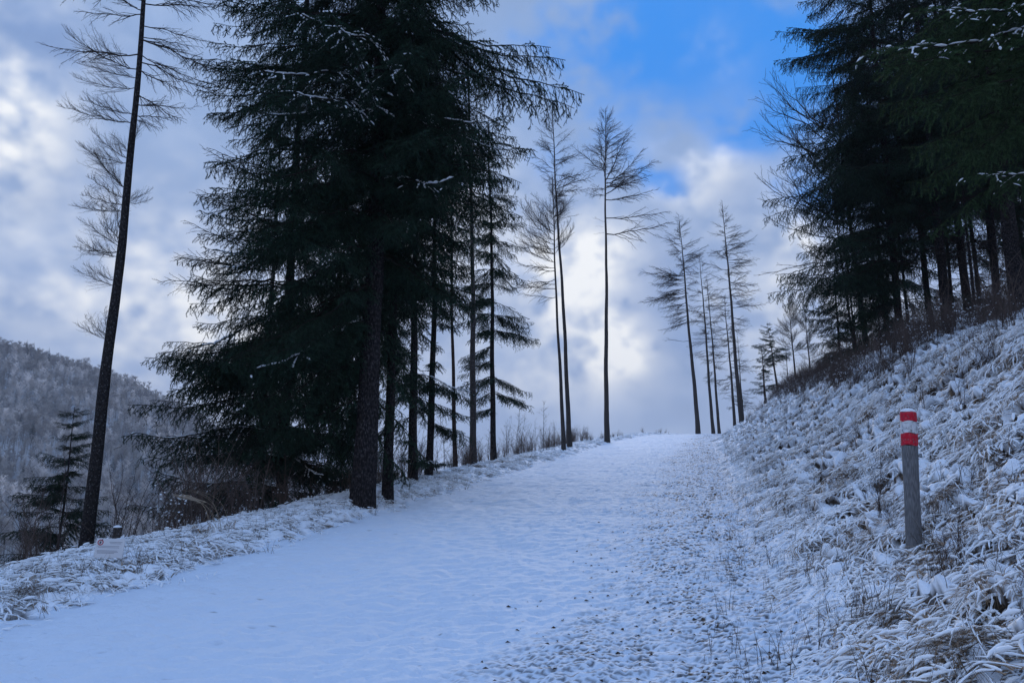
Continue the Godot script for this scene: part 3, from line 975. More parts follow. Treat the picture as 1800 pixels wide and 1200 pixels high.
func build_right_trees() -> void:
	spruce("young_spruce", "young spruce with flat layered boughs on the bank top", 5.88, 34.19, 4.8, 0.07, 0.0, 80, [[0.3, 2.4, 26, 1.6, 1.4, 0, 360, 4, 0.0], [2.4, 3.4, 10, 1.3, 1.0, 0, 360, 8, 0.0], [3.4, 4.7, 10, 0.8, 0.3, 0, 360, 20, 0.0]])
	bare_tree("larch_tree", "thin leaning bare larch in front of the spruce wood edge", 6.09, 32.12, 9.5, 0.06, -0.5, 81, [[1.5, 5.0, 18, 1.4, 1.8, 0, 360, -8, 5, 0], [4.2, 4.4, 1, 3.4, 3.4, 180, 185, 2, 2, 3], [5.0, 9.3, 22, 1.8, 0.5, 0, 360, 0, 25, 0]])
	bare_tree("larch_tree", "second thin bare larch close to the leaning one", 6.4, 33.6, 8.0, 0.05, -0.1, 82, [[1.0, 7.8, 26, 1.4, 0.4, 0, 360, -5, 25, 0]])
	bare_tree("beech_tree", "broadleaf tree with long bare twig fans reaching left from the wood", 5.92, 29.03, 12.0, 0.11, -0.5, 83, [
		[3.2, 4.6, 4, 2.6, 3.0, 165, 200, 0, 10, 2], [4.5, 6.5, 9, 3.6, 3.8, 155, 205, 10, 28, 2], [6.5, 9.0, 10, 3.8, 3.2, 150, 210, 22, 42, 2], [5.0, 11.8, 24, 2.8, 0.9, 0, 360, 25, 55, 2]])
	spruce("spruce_tree", "spruce at the wood edge with boughs jutting out over the road", 6.35, 26.01, 18.0, 0.13, 0.0, 84, [
		[1.0, 2.4, 16, 2.6, 3.0, 110, 260, -6, 0.0], [2.6, 3.4, 12, 3.7, 3.9, 135, 240, -10, 0.0], [1.2, 4.0, 8, 2.4, 2.6, -90, 110, -8, 0.0], [3.6, 5.2, 12, 2.8, 3.0, 100, 270, -8, 0.0], [5.4, 6.4, 10, 3.6, 3.8, 120, 250, -8, 0.0], [6.4, 7.2, 8, 2.8, 3.0, 100, 250, -8, 0.0],
		[7.2, 8.6, 13, 3.5, 3.3, 100, 270, -6, 0.0], [5.0, 9.0, 16, 2.8, 2.8, -90, 100, -8, 0.0], [9.0, 11.0, 18, 2.8, 2.6, 0, 360, -6, 0.0], [10.8, 11.8, 7, 3.1, 3.0, 150, 220, -2, 0.0], [11.0, 14.5, 34, 2.8, 2.3, 0, 360, -4, 0.0], [14.5, 18.0, 34, 2.2, 0.4, 0, 360, 0, 0.0]])
	var dead := [0.8, 4.4, 18, 1.5, 1.9, 0, 360, -14, 8, 3]
	var specs := [
		[7.87, 28.38, 16.5, 0.115, "dense spruce second from the wood edge on the bank"], [7.53, 25.24, 17.0, 0.16, "stout spruce with bare lower trunk in the wood"], [8.49, 26.47, 17.0, 0.145, "straight spruce just behind the stout one in the wood"],
		[10.03, 29.9, 15.0, 0.085, "thin spruce pole deep in the wood"], [9.85, 27.81, 16.0, 0.115, "middling spruce deep in the wood beyond the fir"], [8.44, 22.41, 16.5, 0.235, "thick dark spruce trunk at the wood's near corner"],
		[11.6, 25.8, 15.0, 0.13, "spruce behind the thick dark trunk in the wood"], [7.0, 30.6, 14.0, 0.1, "spruce standing behind the one at the wood edge"], [12.2, 31.5, 15.0, 0.12, "rearmost spruce visible between the trunks of the wood"]]
	for k in specs.size():
		var s: Array = specs[k]
		var low: float = [2.6, 3.8, 3.0, 2.0, 3.2, 3.6, 2.4, 3.0, 2.2][k]
		var t := spruce("spruce_tree", s[4], s[0], s[1], s[2], s[3], 0.0, 90 + k, [
			[low, low + 1.6, 6, 1.4, 2.0, 0, 360, -16, 0.0], [low + 1.2, 6.5, 18, 2.4, 3.0, 0, 360, -14, 0.0], [6.5, 10.0, 28, 3.0, 2.8, 0, 360, -10, 0.0], [10.0, s[2] - 0.3, 34, 2.8, 0.5, 0, 360, -4, 0.0]])
		var r := RandomNumberGenerator.new()
		r.seed = 300 + k
		for j in 26:
			part("dead_branch", limbs["3_%d" % (r.randi() % 3)] if j % 2 else limbs["0_%d" % (r.randi() % 3)], t, turned(Vector3(0, r.randf_range(0.7, 4.3), 0), r.randf() * 360.0, r.randf_range(-18, 8), 0, r.randf_range(0.4, 0.9)))
	var poles := [[6.7, 27.4, 9.0, 0.045, "thin bare pole left of the stout spruce"], [7.9, 24.0, 10.0, 0.05, "thin bare pole right of the stout spruce"], [9.0, 25.2, 11.0, 0.06, "slim bare pole between the corner trunk and the stout spruce"], [9.4, 23.6, 10.0, 0.05, "slim bare pole just behind the corner trunk"], [7.3, 28.9, 10.0, 0.06, "slim bare pole behind the dense second spruce"], [8.9, 29.3, 12.0, 0.07, "taller bare pole deep in the wood"], [10.8, 27.0, 11.0, 0.06, "rear bare pole right of the middling spruce"]]
	for k in poles.size():
		var q: Array = poles[k]
		bare_tree("bare_pole", q[4], q[0], q[1], q[2], q[3], 0.3 * (k % 3 - 1), 130 + k, [[0.6, 5.0, 16, 0.9, 1.3, 0, 360, -12, 15, 3], [3.0, q[2] - 0.3, 16, 1.3, 0.5, 0, 360, -5, 30, 0]], "", M.spruce_bark)
	# the fir whose boughs hang in from outside the view
	green = Color(1.9, 1.75, 1.2)
	var fm := {}
	for k in 2:
		fm[k] = bough(3.0, 140 + k, 0.0, 1.2, 0.8, 1.5)
	fm[2] = bough(3.0, 145, 0.95, 0.7, 0.8, 1.5)
	var fir := thing("fir_tree", on(6.0, 12.67, -0.05), "green fir with snow topped boughs hanging in from the side", "tree")
	part("trunk", trunk_mesh(12.0, 0.15, 0.0, 88, M.spruce_bark, 0.03), fir)
	var r2 := RandomNumberGenerator.new()
	r2.seed = 401
	var sets := {0: [], 1: [], 2: []}
	for k in 40:
		var h := r2.randf_range(2.8, 9.0)
		sets[r2.randi() % 2].append(turned(Vector3(0, h, 0), r2.randf() * 360.0, -14.0 + r2.randf_range(-8, 8), r2.randf_range(-10, 10), r2.randf_range(0.75, 1.05)))
	for q in [[4.3, 172.0, -6.0, 1.15], [4.1, 185.0, -10.0, 1.1], [3.9, 165.0, -14.0, 1.1], [3.6, 178.0, -18.0, 1.1], [3.3, 190.0, -20.0, 1.0], [3.4, 160.0, -22.0, 1.0]]:
		sets[r2.randi() % 2].append(turned(Vector3(0, q[0], 0), q[1], q[2], r2.randf_range(-8, 8), q[3]))
	for q in [[4.55, 176.0, -5.0, 1.16], [4.9, 170.0, -3.0, 0.95], [2.2, 170.0, -4.0, 0.75]]:
		sets[2].append(turned(Vector3(0, q[0], 0), q[1], q[2], 0.0, q[3]))
	for k in 3:
		multi("crown", fm[k], sets[k], fir)


# ------------------------------------------------------------------ post, sign, stump
func build_furniture() -> void:
	var pp := thing("marker_post", on(1.6, 6.8, -0.25), "grey wooden post with red and white painted top on the bank", "post")
	pp.rotation_degrees = Vector3(1.0, 0, -2.2)
	var wood := StandardMaterial3D.new()
	wood.albedo_texture = noise_tex(0.02, 4, [[0.2, lin(0.085, 0.085, 0.09)], [0.55, lin(0.14, 0.14, 0.145)], [0.8, lin(0.20, 0.20, 0.205)]], FastNoiseLite.TYPE_SIMPLEX, 0.0, 512, 61)
	wood.normal_enabled = true
	wood.normal_texture = noise_tex(0.03, 3, [], FastNoiseLite.TYPE_SIMPLEX, 4.0, 512, 62)
	wood.normal_scale = 0.8
	wood.uv1_triplanar = true
	wood.uv1_scale = Vector3(9, 0.9, 9)
	wood.roughness = 0.9
	var H := 1.36
	var bands := [["shaft", 0.0, H - 0.275, 0.0], ["red_band", H - 0.272, H - 0.177, 0.0], ["white_band", H - 0.174, H - 0.078, 0.0], ["red_band", H - 0.075, H, 0.0]]
	for k in 4:
		var mb := MB.new()
		var y0: float = bands[k][1]
		var y1: float = bands[k][2]
		var pts := PackedVector3Array()
		var rs := PackedFloat32Array()
		var n := 24 if k == 0 else 4
		var puff := 0.0 if k == 0 else 0.0025
		for j in n + 1:
			var t := float(j) / n
			pts.append(Vector3(0, lerpf(y0, y1, t), 0))
			rs.append((0.060 + 0.0015 * sin(7.0 * lerpf(y0, y1, t)) + puff) * (0.975 if k == 3 and j == n else 1.0))
		mb.tube(pts, rs, 28, Color.WHITE, true)
		for j in mb.v.size():
			var p := mb.v[j]
			var a := atan2(p.z, p.x)
			var w := 1.0 + 0.02 * sin(3.0 * a + 1.0) + 0.012 * sin(7.0 * a + p.y * 2.0)
			w -= 0.05 * exp(-pow((a - 1.9 - 0.12 * sin(p.y * 4.0)) / 0.035, 2.0)) * (1.0 if k == 0 else 0.0)
			mb.v[j] = Vector3(p.x * w, p.y + (0.006 * sin(a * 3.0 + k) if k > 0 else 0.0), p.z * w)
		var m: StandardMaterial3D = wood
		if k > 0:
			m = StandardMaterial3D.new()
			m.roughness = 0.7
			m.metallic_specular = 0.3
			m.uv1_triplanar = true
			m.uv1_scale = Vector3(5, 3, 5)
			if k == 2:
				m.albedo_texture = noise_tex(0.02, 4, [[0.0, lin(0.2, 0.2, 0.2)], [0.28, lin(0.3, 0.3, 0.3)], [0.36, lin(0.6, 0.61, 0.63)], [1.0, lin(0.72, 0.73, 0.75)]], FastNoiseLite.TYPE_SIMPLEX, 0.0, 256, 64)
			else:
				m.albedo_texture = noise_tex(0.025, 4, [[0.0, lin(0.16, 0.15, 0.15)], [0.2, lin(0.2, 0.12, 0.12)], [0.24, lin(0.44, 0.012, 0.03)], [0.6, lin(0.56, 0.014, 0.035)], [0.8, lin(0.56, 0.05, 0.07)], [1.0, lin(0.5, 0.2, 0.2)]], FastNoiseLite.TYPE_SIMPLEX, 0.0, 256, 65)
		part(bands[k][0], mb.mesh(m), pp)
	var cap := MB.new()
	dome(cap, Vector3(0, H + 0.001, 0), 0.062, 0.032, Color(0.82, 0.86, 0.9), 91)
	part("snow_cap", cap.mesh(M.plain_snow), pp)
	var foot := MB.new()
	for k in 9:
		var a := k * 0.7
		blob(foot, Vector3(cos(a) * 0.085, 0.23 + rng.randf_range(0.0, 0.05) + 0.05 * cos(a), sin(a) * 0.085), Vector3(-sin(a), rng.randf_range(-0.3, 0.3), cos(a)).normalized(), rng.randf_range(0.08, 0.15), rng.randf_range(0.02, 0.034), Color(0.88, 0.92, 0.96), rng)
	part("snow_lump", foot.mesh(M.plain_snow), pp)

	# the small white notice on the left verge
	var sg := thing("notice_sign", on(-6.12, 6.72, 0.0), "small white notice board with a red ring, low on the verge", "sign")
	sg.rotation_degrees = Vector3(-6, 8, -2.5)
	var white := StandardMaterial3D.new()
	white.albedo_color = lin(0.66, 0.66, 0.68)
	white.roughness = 0.5
	var bm := BoxMesh.new()
	bm.size = Vector3(0.285, 0.20, 0.008)
	bm.material = white
	part("board", bm, sg, Transform3D(Basis(), Vector3(0, 0.165, 0)))
	var st := BoxMesh.new()
	st.size = Vector3(0.035, 0.32, 0.03)
	st.material = wood
	part("stake", st, sg, Transform3D(Basis(), Vector3(0, 0.06, -0.021)))
	var red := StandardMaterial3D.new()
	red.albedo_color = lin(0.42, 0.03, 0.05)
	red.roughness = 0.5
	var ink := StandardMaterial3D.new()
	ink.albedo_color = lin(0.05, 0.05, 0.06)
	ink.roughness = 0.6
	var grey := StandardMaterial3D.new()
	grey.albedo_color = lin(0.20, 0.20, 0.24)
	grey.roughness = 0.6
	var ring := TorusMesh.new()
	ring.inner_radius = 0.020
	ring.outer_radius = 0.030
	ring.rings = 28
	ring.ring_segments = 8
	ring.material = red
	part("red_ring", ring, sg, Transform3D(Basis(Vector3.RIGHT, PI / 2).scaled_local(Vector3(1, 0.25, 1)), Vector3(-0.098, 0.222, 0.005)))
	var fig := MB.new()
	blob(fig, Vector3(-0.098, 0.221, 0.0055), Vector3(0.3, 0.95, 0).normalized(), 0.03, 0.009, Color.WHITE, rng)
	blob(fig, Vector3(-0.084, 0.247, 0.0055), Vector3(0.8, 0.6, 0).normalized(), 0.02, 0.006, Color.WHITE, rng)
	part("pictogram", fig.mesh(ink), sg, Transform3D(Basis().scaled(Vector3(1, 1, 0.4)), Vector3(0, 0, 0.0035)))
	for q in [[0.055, 0.228, 0.13], [0.055, 0.214, 0.11], [-0.015, 0.186, 0.22], [-0.01, 0.172, 0.21], [-0.02, 0.140, 0.20], [-0.015, 0.128, 0.21], [-0.03, 0.116, 0.17]]:
		var ln := BoxMesh.new()
		ln.size = Vector3(q[2], 0.004, 0.001)
		ln.material = grey
		part("print_line", ln, sg, Transform3D(Basis(), Vector3(q[0] - 0.0, q[1], 0.0045)))

	# weathered stump post behind it
	var sp := thing("stump_post", on(-7.02, 7.81, -0.3), "short weathered wooden post with a snow cap behind the sign", "post")
	var mbs := MB.new()
	mbs.tube(PackedVector3Array([Vector3(0, 0, 0), Vector3(0.005, 0.2, 0), Vector3(0.01, 0.42, 0), Vector3(0.012, 0.52, 0)]), PackedFloat32Array([0.055, 0.05, 0.048, 0.046]), 14, Color.WHITE, true)
	part("shaft", mbs.mesh(M.larch_bark), sp)
	var cap2 := MB.new()
	dome(cap2, Vector3(0.012, 0.521, 0), 0.05, 0.025, Color(0.82, 0.86, 0.9), 92)
	part("snow_cap", cap2.mesh(M.plain_snow), sp)


func dome(mb: MB, at: Vector3, rad: float, h: float, col: Color, sd: int) -> void:
	var r := RandomNumberGenerator.new()
	r.seed = sd
	var rings := 5
	var sides := 16
	var k0 := mb.v.size()
	for a in rings + 1:
		var t := float(a) / rings * PI / 2
		for b in sides:
			var an := -TAU * b / sides
			var o := Vector3(cos(an) * cos(t), sin(t), sin(an) * cos(t))
			mb.v.append(at + Vector3(o.x * rad, o.y * h, o.z * rad) * (1.0 + r.randf_range(-0.05, 0.05)))
			mb.n.append(o)
			mb.c.append(col)
	for a in rings:
		for b in sides:
			var p0 := k0 + a * sides + b
			var p1 := k0 + a * sides + (b + 1) % sides
			mb.i.append(p0); mb.i.append(p0 + sides); mb.i.append(p1 + sides)
			mb.i.append(p0); mb.i.append(p1 + sides); mb.i.append(p1)


# ------------------------------------------------------------------ snow-laden grass
# a clump whose blades rise and fall over towards +x; flat: how low it lies; laden: share of blades with snow on them
func clump(sd: int, blades: int, l0: float, l1: float, rise: float, laden: float, spread: float, tan_col: Color, pads := 0) -> ArrayMesh:
	var r := RandomNumberGenerator.new()
	r.seed = sd
	var straw := MB.new()
	var white := MB.new()
	for k in blades:
		var l := r.randf_range(l0, l1)
		var az := r.randfn(0.0, 1.0) * spread
		var d := Vector3(cos(az), 0, sin(az))
		var sidew := Vector3(-sin(az), 0, cos(az))
		var base := Vector3(r.randf_range(-0.24, 0.20), -0.01, r.randf_range(-0.24, 0.24))
		var up := rise * r.randf_range(0.4, 1.25)
		var fall := r.randf_range(0.7, 1.3)
		var pts := PackedVector3Array()
		var n := 6
		for j in n + 1:
			var t := float(j) / n
			pts.append(base + d * l * (t - 0.12 * t * t) + Vector3(0, l * (up * 1.7 * t - (up * 1.7 + 0.12 * fall) * t * t), 0) + sidew * l * 0.09 * sin(t * 3.0 + az * 7.0))
		var g := r.randf_range(0.45, 1.3)
		var col := Color(tan_col.r * g, tan_col.g * g, tan_col.b * g)
		for e in 2:
			var off := sidew * r.randf_range(-0.018, 0.018) + Vector3(0, r.randf_range(-0.02, 0.004), 0)
			var w := r.randf_range(0.002, 0.005)
			for j in n:
				var wa := w * (1.0 - float(j) / n * 0.8)
				var wb := w * (1.0 - float(j + 1) / n * 0.8)
				var o := off * (0.3 + 1.2 * j / n)
				var o2 := off * (0.3 + 1.2 * (j + 1) / n)
				straw.quad(pts[j] + o - sidew * wa, pts[j + 1] + o2 - sidew * wb, pts[j + 1] + o2 + sidew * wb, pts[j] + o + sidew * wa, col)
		if r.randf() < laden:
			var f := r.randf_range(0.0, 0.25)
			while f < 0.95:
				var ln := r.randf_range(0.05, 0.24)
				var fe := minf(1.04, f + ln / l)
				var sp := PackedVector3Array()
				var sr := PackedFloat32Array()
				var rad := 0.0035 + 0.007 * r.randf() * r.randf() + 0.0015 * r.randf()
				var m := 4
				var ox := sidew * r.randf_range(-0.012, 0.012)
				for j in m + 1:
					var t := float(j) / m
					var q := minf(lerpf(f, fe, t), 1.0) * n
					var jj := mini(int(q), n - 1)
					sp.append(pts[jj].lerp(pts[jj + 1], q - jj) + ox + Vector3(0, rad * r.randf_range(0.5, 1.0), 0))
					sr.append(maxf(0.001, rad * [0.45, 0.95, 1.0, 0.9, 0.35][j] * r.randf_range(0.65, 1.4)))
				white.tube(sp, sr, 6, Color(0.88, 0.92, 0.96), true, 0.85)
				f = fe + r.randf_range(-0.08, 0.22)
	for k in pads:
		var pa := r.randfn(0.0, 0.7)
		blob(white, Vector3(r.randf_range(-0.25, 0.25), r.randf_range(0.0, 0.05), r.randf_range(-0.25, 0.25)), Vector3(cos(pa), r.randf_range(-0.25, 0.15), sin(pa)).normalized(), r.randf_range(0.06, 0.17), r.randf_range(0.006, 0.0145), Color(0.88, 0.92, 0.96), r)
	var am := ArrayMesh.new()
	straw.mesh_into(am, M.grass)
	white.mesh_into(am, M.plain_snow)
	return am


func downhill(u: float, v: float, yaw: float, s: float, lift: float) -> Transform3D:
	var e := 0.06
	var uu := u - cu(v)
	var p := world(u - lip(uu, v), v, land(u, v) + relief(uu, v).x + lift)
	var px := world(u + e, v, land(u + e, v)) - world(u - e, v, land(u - e, v))
	var pv := world(u, v + e, land(u, v + e)) - world(u, v - e, land(u, v - e))
	var n := px.cross(pv).normalized()
	var d := Vector3(n.x, 0, n.z)
	if d.length() < 0.12:
		d = -px
	var x := (d - n * d.dot(n)).normalized().rotated(n, yaw)
	var z := x.cross(n).normalized()
	return Transform3D(Basis(x * s, n * s, z * s), p)


func build_grass() -> void:
	var r := RandomNumberGenerator.new()
	r.seed = 501
	var straw := Color(0.33, 0.235, 0.16)
	# right bank: thick, hanging down towards the road
	var kinds := []
	for k in 6:
		kinds.append(clump(510 + k, 66, 0.12, 0.36, [0.26, 0.40, 0.2, 0.32, 0.6, 0.16][k], [0.85, 0.7, 0.95, 0.8, 0.35, 0.95][k], 0.78, straw, 13))
	var bald := []
	var spots := [[], [], [], [], [], []]
	for k in 7600:
		var v := 2.6 * exp(r.randf() * log(22.0))
		var uu := 0.55 + 6.2 * pow(r.randf(), 0.85)
		if uu < 0.85 and r.randf() < 0.6:
			continue
		var rr := relief(uu, v)
		var l := mound(uu, v)
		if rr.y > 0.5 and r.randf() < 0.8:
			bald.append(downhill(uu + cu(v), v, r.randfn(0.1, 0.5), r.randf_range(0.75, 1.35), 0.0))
			continue
		if l > 0.3 and r.randf() < 0.25:
			continue
		spots[r.randi() % 6].append(downhill(uu + cu(v), v, r.randfn(0.3, 0.8), r.randf_range(0.55, 1.25), -0.02))
	var bank_grass := Node3D.new()
	bank_grass.name = "bank_grass"
	add_child(bank_grass)
	tag(bank_grass, "snow laden flattened grass covering the whole right bank", "", "", "stuff")
	for k in 6:
		multi("grass", kinds[k], spots[k], bank_grass)
	multi("grass", clump(517, 34, 0.10, 0.34, 0.3, 0.10, 0.5, Color(0.22, 0.145, 0.09)), bald, bank_grass)
	# left verge: lower, more matted
	kinds = []
	for k in 4:
		kinds.append(clump(530 + k, 48, 0.09, 0.32, [0.12, 0.2, 0.3, 0.16][k], [0.8, 0.7, 0.5, 0.85][k], 1.4, Color(0.32, 0.25, 0.19), 4))
	spots = [[], [], [], []]
	for k in 3600:
		var v := 2.6 * exp(r.randf() * log(26.0))
		var uu := -5.35 - 2.1 * pow(r.randf(), 0.9)
		if uu > -5.65 and r.randf() < 0.7:
			continue
		spots[r.randi() % 4].append(downhill(uu + cu(v), v, r.randf() * TAU, r.randf_range(0.6, 1.1), -0.012))
	var verge_grass := Node3D.new()
	verge_grass.name = "verge_grass"
	add_child(verge_grass)
	tag(verge_grass, "matted snow covered grass along the left road verge", "", "", "stuff")
	for k in 4:
		multi("grass", kinds[k], spots[k], verge_grass)
	# bare brown tussocks where the snow has not settled
	var tus := []
	for k in 3:
		tus.append(clump(550 + k, 90, 0.25, 0.6, 0.55, 0.06, 0.6, Color(0.17, 0.125, 0.09)))
	var list := [[2.02, 6.41, 1.0, "brown grass tussock overhanging a hollow right of the post"], [2.95, 20.9, 1.9, "big brown grass tussock high on the bank near the two pines"], [1.15, 5.56, 0.8, "brown grass tussock in the hollow below the post"],
		[2.19, 7.36, 0.7, "small brown tussock on the slope just behind the post"], [1.84, 10.5, 0.8, "dark grass tussock halfway up the slope beyond the post"], [5.3, 19.2, 1.0, "brown tussock on the bank top under the spruces"],
		[1.32, 4.35, 0.7, "dark tussock nearest the camera at the bank foot"], [4.6, 19.0, 1.3, "tan grass tuft beside the leaning dead stem on the bank"], [1.5, 8.6, 0.6, "low tussock at the bank foot before the post"], [1.25, 12.0, 0.7, "tussock at the foot of the bank farther up the road"]]
	list.append_array([[-6.25, 10.6, 0.75, "tan grass tuft on the verge before the thickest trunk"], [-6.5, 13.6, 0.8, "brown grass tuft at the foot of the second trunk"], [-6.3, 15.6, 0.8, "bent tan tuft on the verge between the trunks"], [-6.5, 19.6, 0.9, "tan grass hummock by the greenish spruce trunk"],
		[-6.4, 21.0, 0.8, "brown tuft at the foot of the thin reddish trunk"], [-6.3, 23.4, 0.9, "brown tuft just past the straight larch trunk"], [-6.1, 26.2, 0.8, "low tan tuft on the verge past the layered spruce"], [-6.4, 8.2, 0.6, "tan tuft beside the tall pale grass"], [-5.9, 5.6, 0.5, "small brown tuft on the verge before the white sign"]])
	for k in list.size():
		var q: Array = list[k]
		var xf := downhill(q[0], q[1], 0.2, q[2], 0.02)
		var o := part("grass_tussock", tus[k % 3], self, xf)
		o.name = numbered("grass_tussock")
		tag(o, q[3], "tussock")
	# tall pale grass with feathery heads
	var tg := thing("tall_grass", on(-6.35, 8.9, -0.02), "tall pale grass with feathery drooping heads by the spruce", "grass")
	for k in 9:
		var mb := MB.new()
		var a := -2.9 + r.randf_range(-0.8, 0.9)
		var d := Vector3(cos(a), 0, sin(a))
		var l := r.randf_range(0.55, 0.95)
		var pts := PackedVector3Array()
		var rs := PackedFloat32Array()
		for j in 9:
			var t := j / 8.0
			pts.append(Vector3(r.randf_range(-0.002, 0.002), 0, 0) + d * l * (0.15 * t + 0.55 * t * t * t) + Vector3(0, l * (0.95 * t - 0.28 * t * t * t), 0))
			rs.append(0.0022 - 0.0013 * t)
		mb.tube(pts, rs, 4, Color(0.34, 0.27, 0.19))
		if k < 5:
			for j in 46:
				var t := 0.72 + 0.28 * j / 46.0
				var f := t * 8.0
				var jj := mini(int(f), 7)
				var p := pts[jj].lerp(pts[jj + 1], f - jj)
				mb.spike(p, p + (pts[8] - pts[6]).normalized() * 0.05 + Vector3(r.randf_range(-0.015, 0.015), r.randf_range(-0.03, 0.012), r.randf_range(-0.015, 0.015)), 0.003, Color(0.40, 0.33, 0.25))
		part("stem", mb.mesh(M.grass), tg, Transform3D(Basis(), Vector3(r.randf_range(-0.12, 0.12), 0, r.randf_range(-0.1, 0.1))))
	part("tuft", clump(560, 60, 0.2, 0.5, 0.9, 0.05, 1.8, Color(0.24, 0.16, 0.10)), tg)
	# leaves and clods showing through the thin snow on the right of the road
	var leaf := MB.new()
	leaf.tri(Vector3(-0.03, 0, 0), Vector3(0, 0.012, -0.017), Vector3(0.03, 0.004, 0), Color(0.06, 0.04, 0.03))
	leaf.tri(Vector3(-0.03, 0, 0), Vector3(0.03, 0.004, 0), Vector3(0, 0.014, 0.017), Color(0.05, 0.034, 0.026))
	var lx := []
	for k in 900:
		var v := 3.0 * exp(r.randf() * log(14.0))
		var uu := r.randf_range(-1.7, 0.9)
		if smoothstep(-1.9, -0.9, uu) < r.randf():
			continue
		var xf := downhill(uu + cu(v), v, r.randf() * TAU, r.randf_range(0.35, 0.8), 0.003)
		lx.append(Transform3D(xf.basis * Basis(Vector3.RIGHT, r.randf_range(-0.7, 0.7)), xf.origin))
	tag(multi("fallen_leaves", leaf.mesh(M.grass), lx, self), "dark fallen leaves poking through thin snow along the road", "", "", "stuff")


# ------------------------------------------------------------------ shrubs, saplings and weeds
func shrub(sd: int, stems: int, H: float, spread: float, twigs: int, col: Color, rad: float, snow := 0.0) -> ArrayMesh:
	var r := RandomNumberGenerator.new()
	r.seed = sd
	var mb := MB.new()
	var white := MB.new()
	for k in stems:
		var a := r.randf() * TAU
		var h := H * r.randf_range(0.55, 1.0)
		var out := spread * H * r.randf_range(0.2, 1.0)
		var base := Vector3(r.randf_range(-0.1, 0.1), -0.05, r.randf_range(-0.1, 0.1)) * minf(1.0, stems * 0.3)
		var pts := PackedVector3Array()
		var rs := PackedFloat32Array()
		var n := 6
		for j in n + 1:
			var t := float(j) / n
			pts.append(base + Vector3(cos(a) * out * t * t, h * (t - 0.1 * t * t), sin(a) * out * t * t) + Vector3(r.randf_range(-1, 1), 0, r.randf_range(-1, 1)) * 0.025 * h * t)
			rs.append(rad * (1.0 - 0.8 * t))
		var g := r.randf_range(0.7, 1.3)
		var cc := Color(col.r * g, col.g * g, col.b * g)
		mb.tube(pts, rs, 4, cc)
		for e in twigs:
			var t := r.randf_range(0.2, 0.98)
			var f := t * n
			var j := mini(int(f), n - 1)
			var p := pts[j].lerp(pts[j + 1], f - j)
			var ta := r.randf() * TAU
			var tl := h * r.randf_range(0.12, 0.34) * (1.15 - t)
			var d := Vector3(cos(ta) * 0.7, r.randf_range(0.35, 1.0), sin(ta) * 0.7).normalized()
			var tip := p + d * tl
			mb.spike(p, tip, rad * 0.38 * (1.0 - 0.5 * t), cc)
			for m in 2:
				var fp := p.lerp(tip, r.randf_range(0.3, 0.8))
				mb.spike(fp, fp + (d + Vector3(r.randf_range(-0.8, 0.8), r.randf_range(-0.2, 0.6), r.randf_range(-0.8, 0.8))).normalized() * tl * 0.45, rad * 0.24, cc)
			if r.randf() < snow:
				blob(white, tip, Vector3.RIGHT, 0.03, 0.012, Color(0.82, 0.86, 0.9), r)
	var am := ArrayMesh.new()
	mb.mesh_into(am, M.twig)
	white.mesh_into(am, M.plain_snow)
	return am


# what the shrubs stand by: [u, v, how a label names it]
var marks := [[-9.0, 9.5, "the tall fan twigged larch"], [-9.0, 14.6, "the full spruce"], [-5.84, 12.2, "the thickest trunk"], [-6.8, 17.5, "the two slim spruces"], [-7.1, 21.8, "the thin reddish trunk"], [-7.0, 24.9, "the layered spruce next to open sky"],
	[-6.1, 33.5, "the close pair of larches"], [-5.6, 44.6, "the tallest lone larch"], [-3.4, 62.0, "the crest of the road"], [-7.0, 28.5, "the slender bare saplings"], [1.6, 6.8, "the red and white post"], [6.3, 33.0, "the thin leaning larch"], [4.5, 52.7, "the two small pines"], [6.8, 54.0, "the round crowned bare tree"], [8.4, 22.4, "the wood's corner trunk"],
	[7.5, 25.2, "the stout spruce in the wood"], [6.3, 26.0, "the spruce at the wood edge"], [9.9, 28.5, "the poles deep in the wood"], [2.9, 20.9, "the big brown tussock"], [1.3, 12.0, "the farther foot tussock"], [2.0, 6.4, "the tussock right of the post"], [-6.1, 6.7, "the small white sign"], [-7.0, 7.8, "the snow capped stump post"], [-6.35, 8.9, "the tall pale grass"]]


func where(u: float, v: float) -> String:
	var best := 1e9
	var out := ""
	for m in marks:
		var du: float = u - m[0]
		var dv: float = v - m[1]
		var d := du * du + dv * dv
		if d < best:
			best = d
			var side := ""
			if absf(du) > absf(dv):
				side = "to the right of " if du > 0.0 else "to the left of "
			else:
				side = "beyond " if dv > 0.0 else "in front of "
			out = ("right beside " if d < 0.5 else side) + m[2]
	return out


func put(called: String, m: Mesh, u: float, v: float, s: float, look: String, category: String, group: String) -> void:
	var o := part(called, m, self, Transform3D(Basis(Vector3.UP, rng.randf() * TAU).scaled(Vector3(s, s, s)), on(u, v, -0.02)))
	o.name = numbered(called)
	tag(o, look + " " + where(u, v), category, group)


# brush that no one could count: one object made of scattered copies
func mass(called: String, label: String, meshes: Array, spots: Array) -> void:
	var o := Node3D.new()
	o.name = called
	add_child(o)
	tag(o, label, "", "", "stuff")
	var sets := []
	for m in meshes:
		sets.append([])
	for k in spots.size():
		var q: Array = spots[k]
		sets[k % meshes.size()].append(Transform3D(Basis(Vector3.UP, rng.randf() * TAU).scaled(Vector3(q[2], q[2] * rng.randf_range(0.85, 1.15), q[2])), on(q[0], q[1], -0.02)))
	for k in meshes.size():
		multi("brush", meshes[k], sets[k], o)


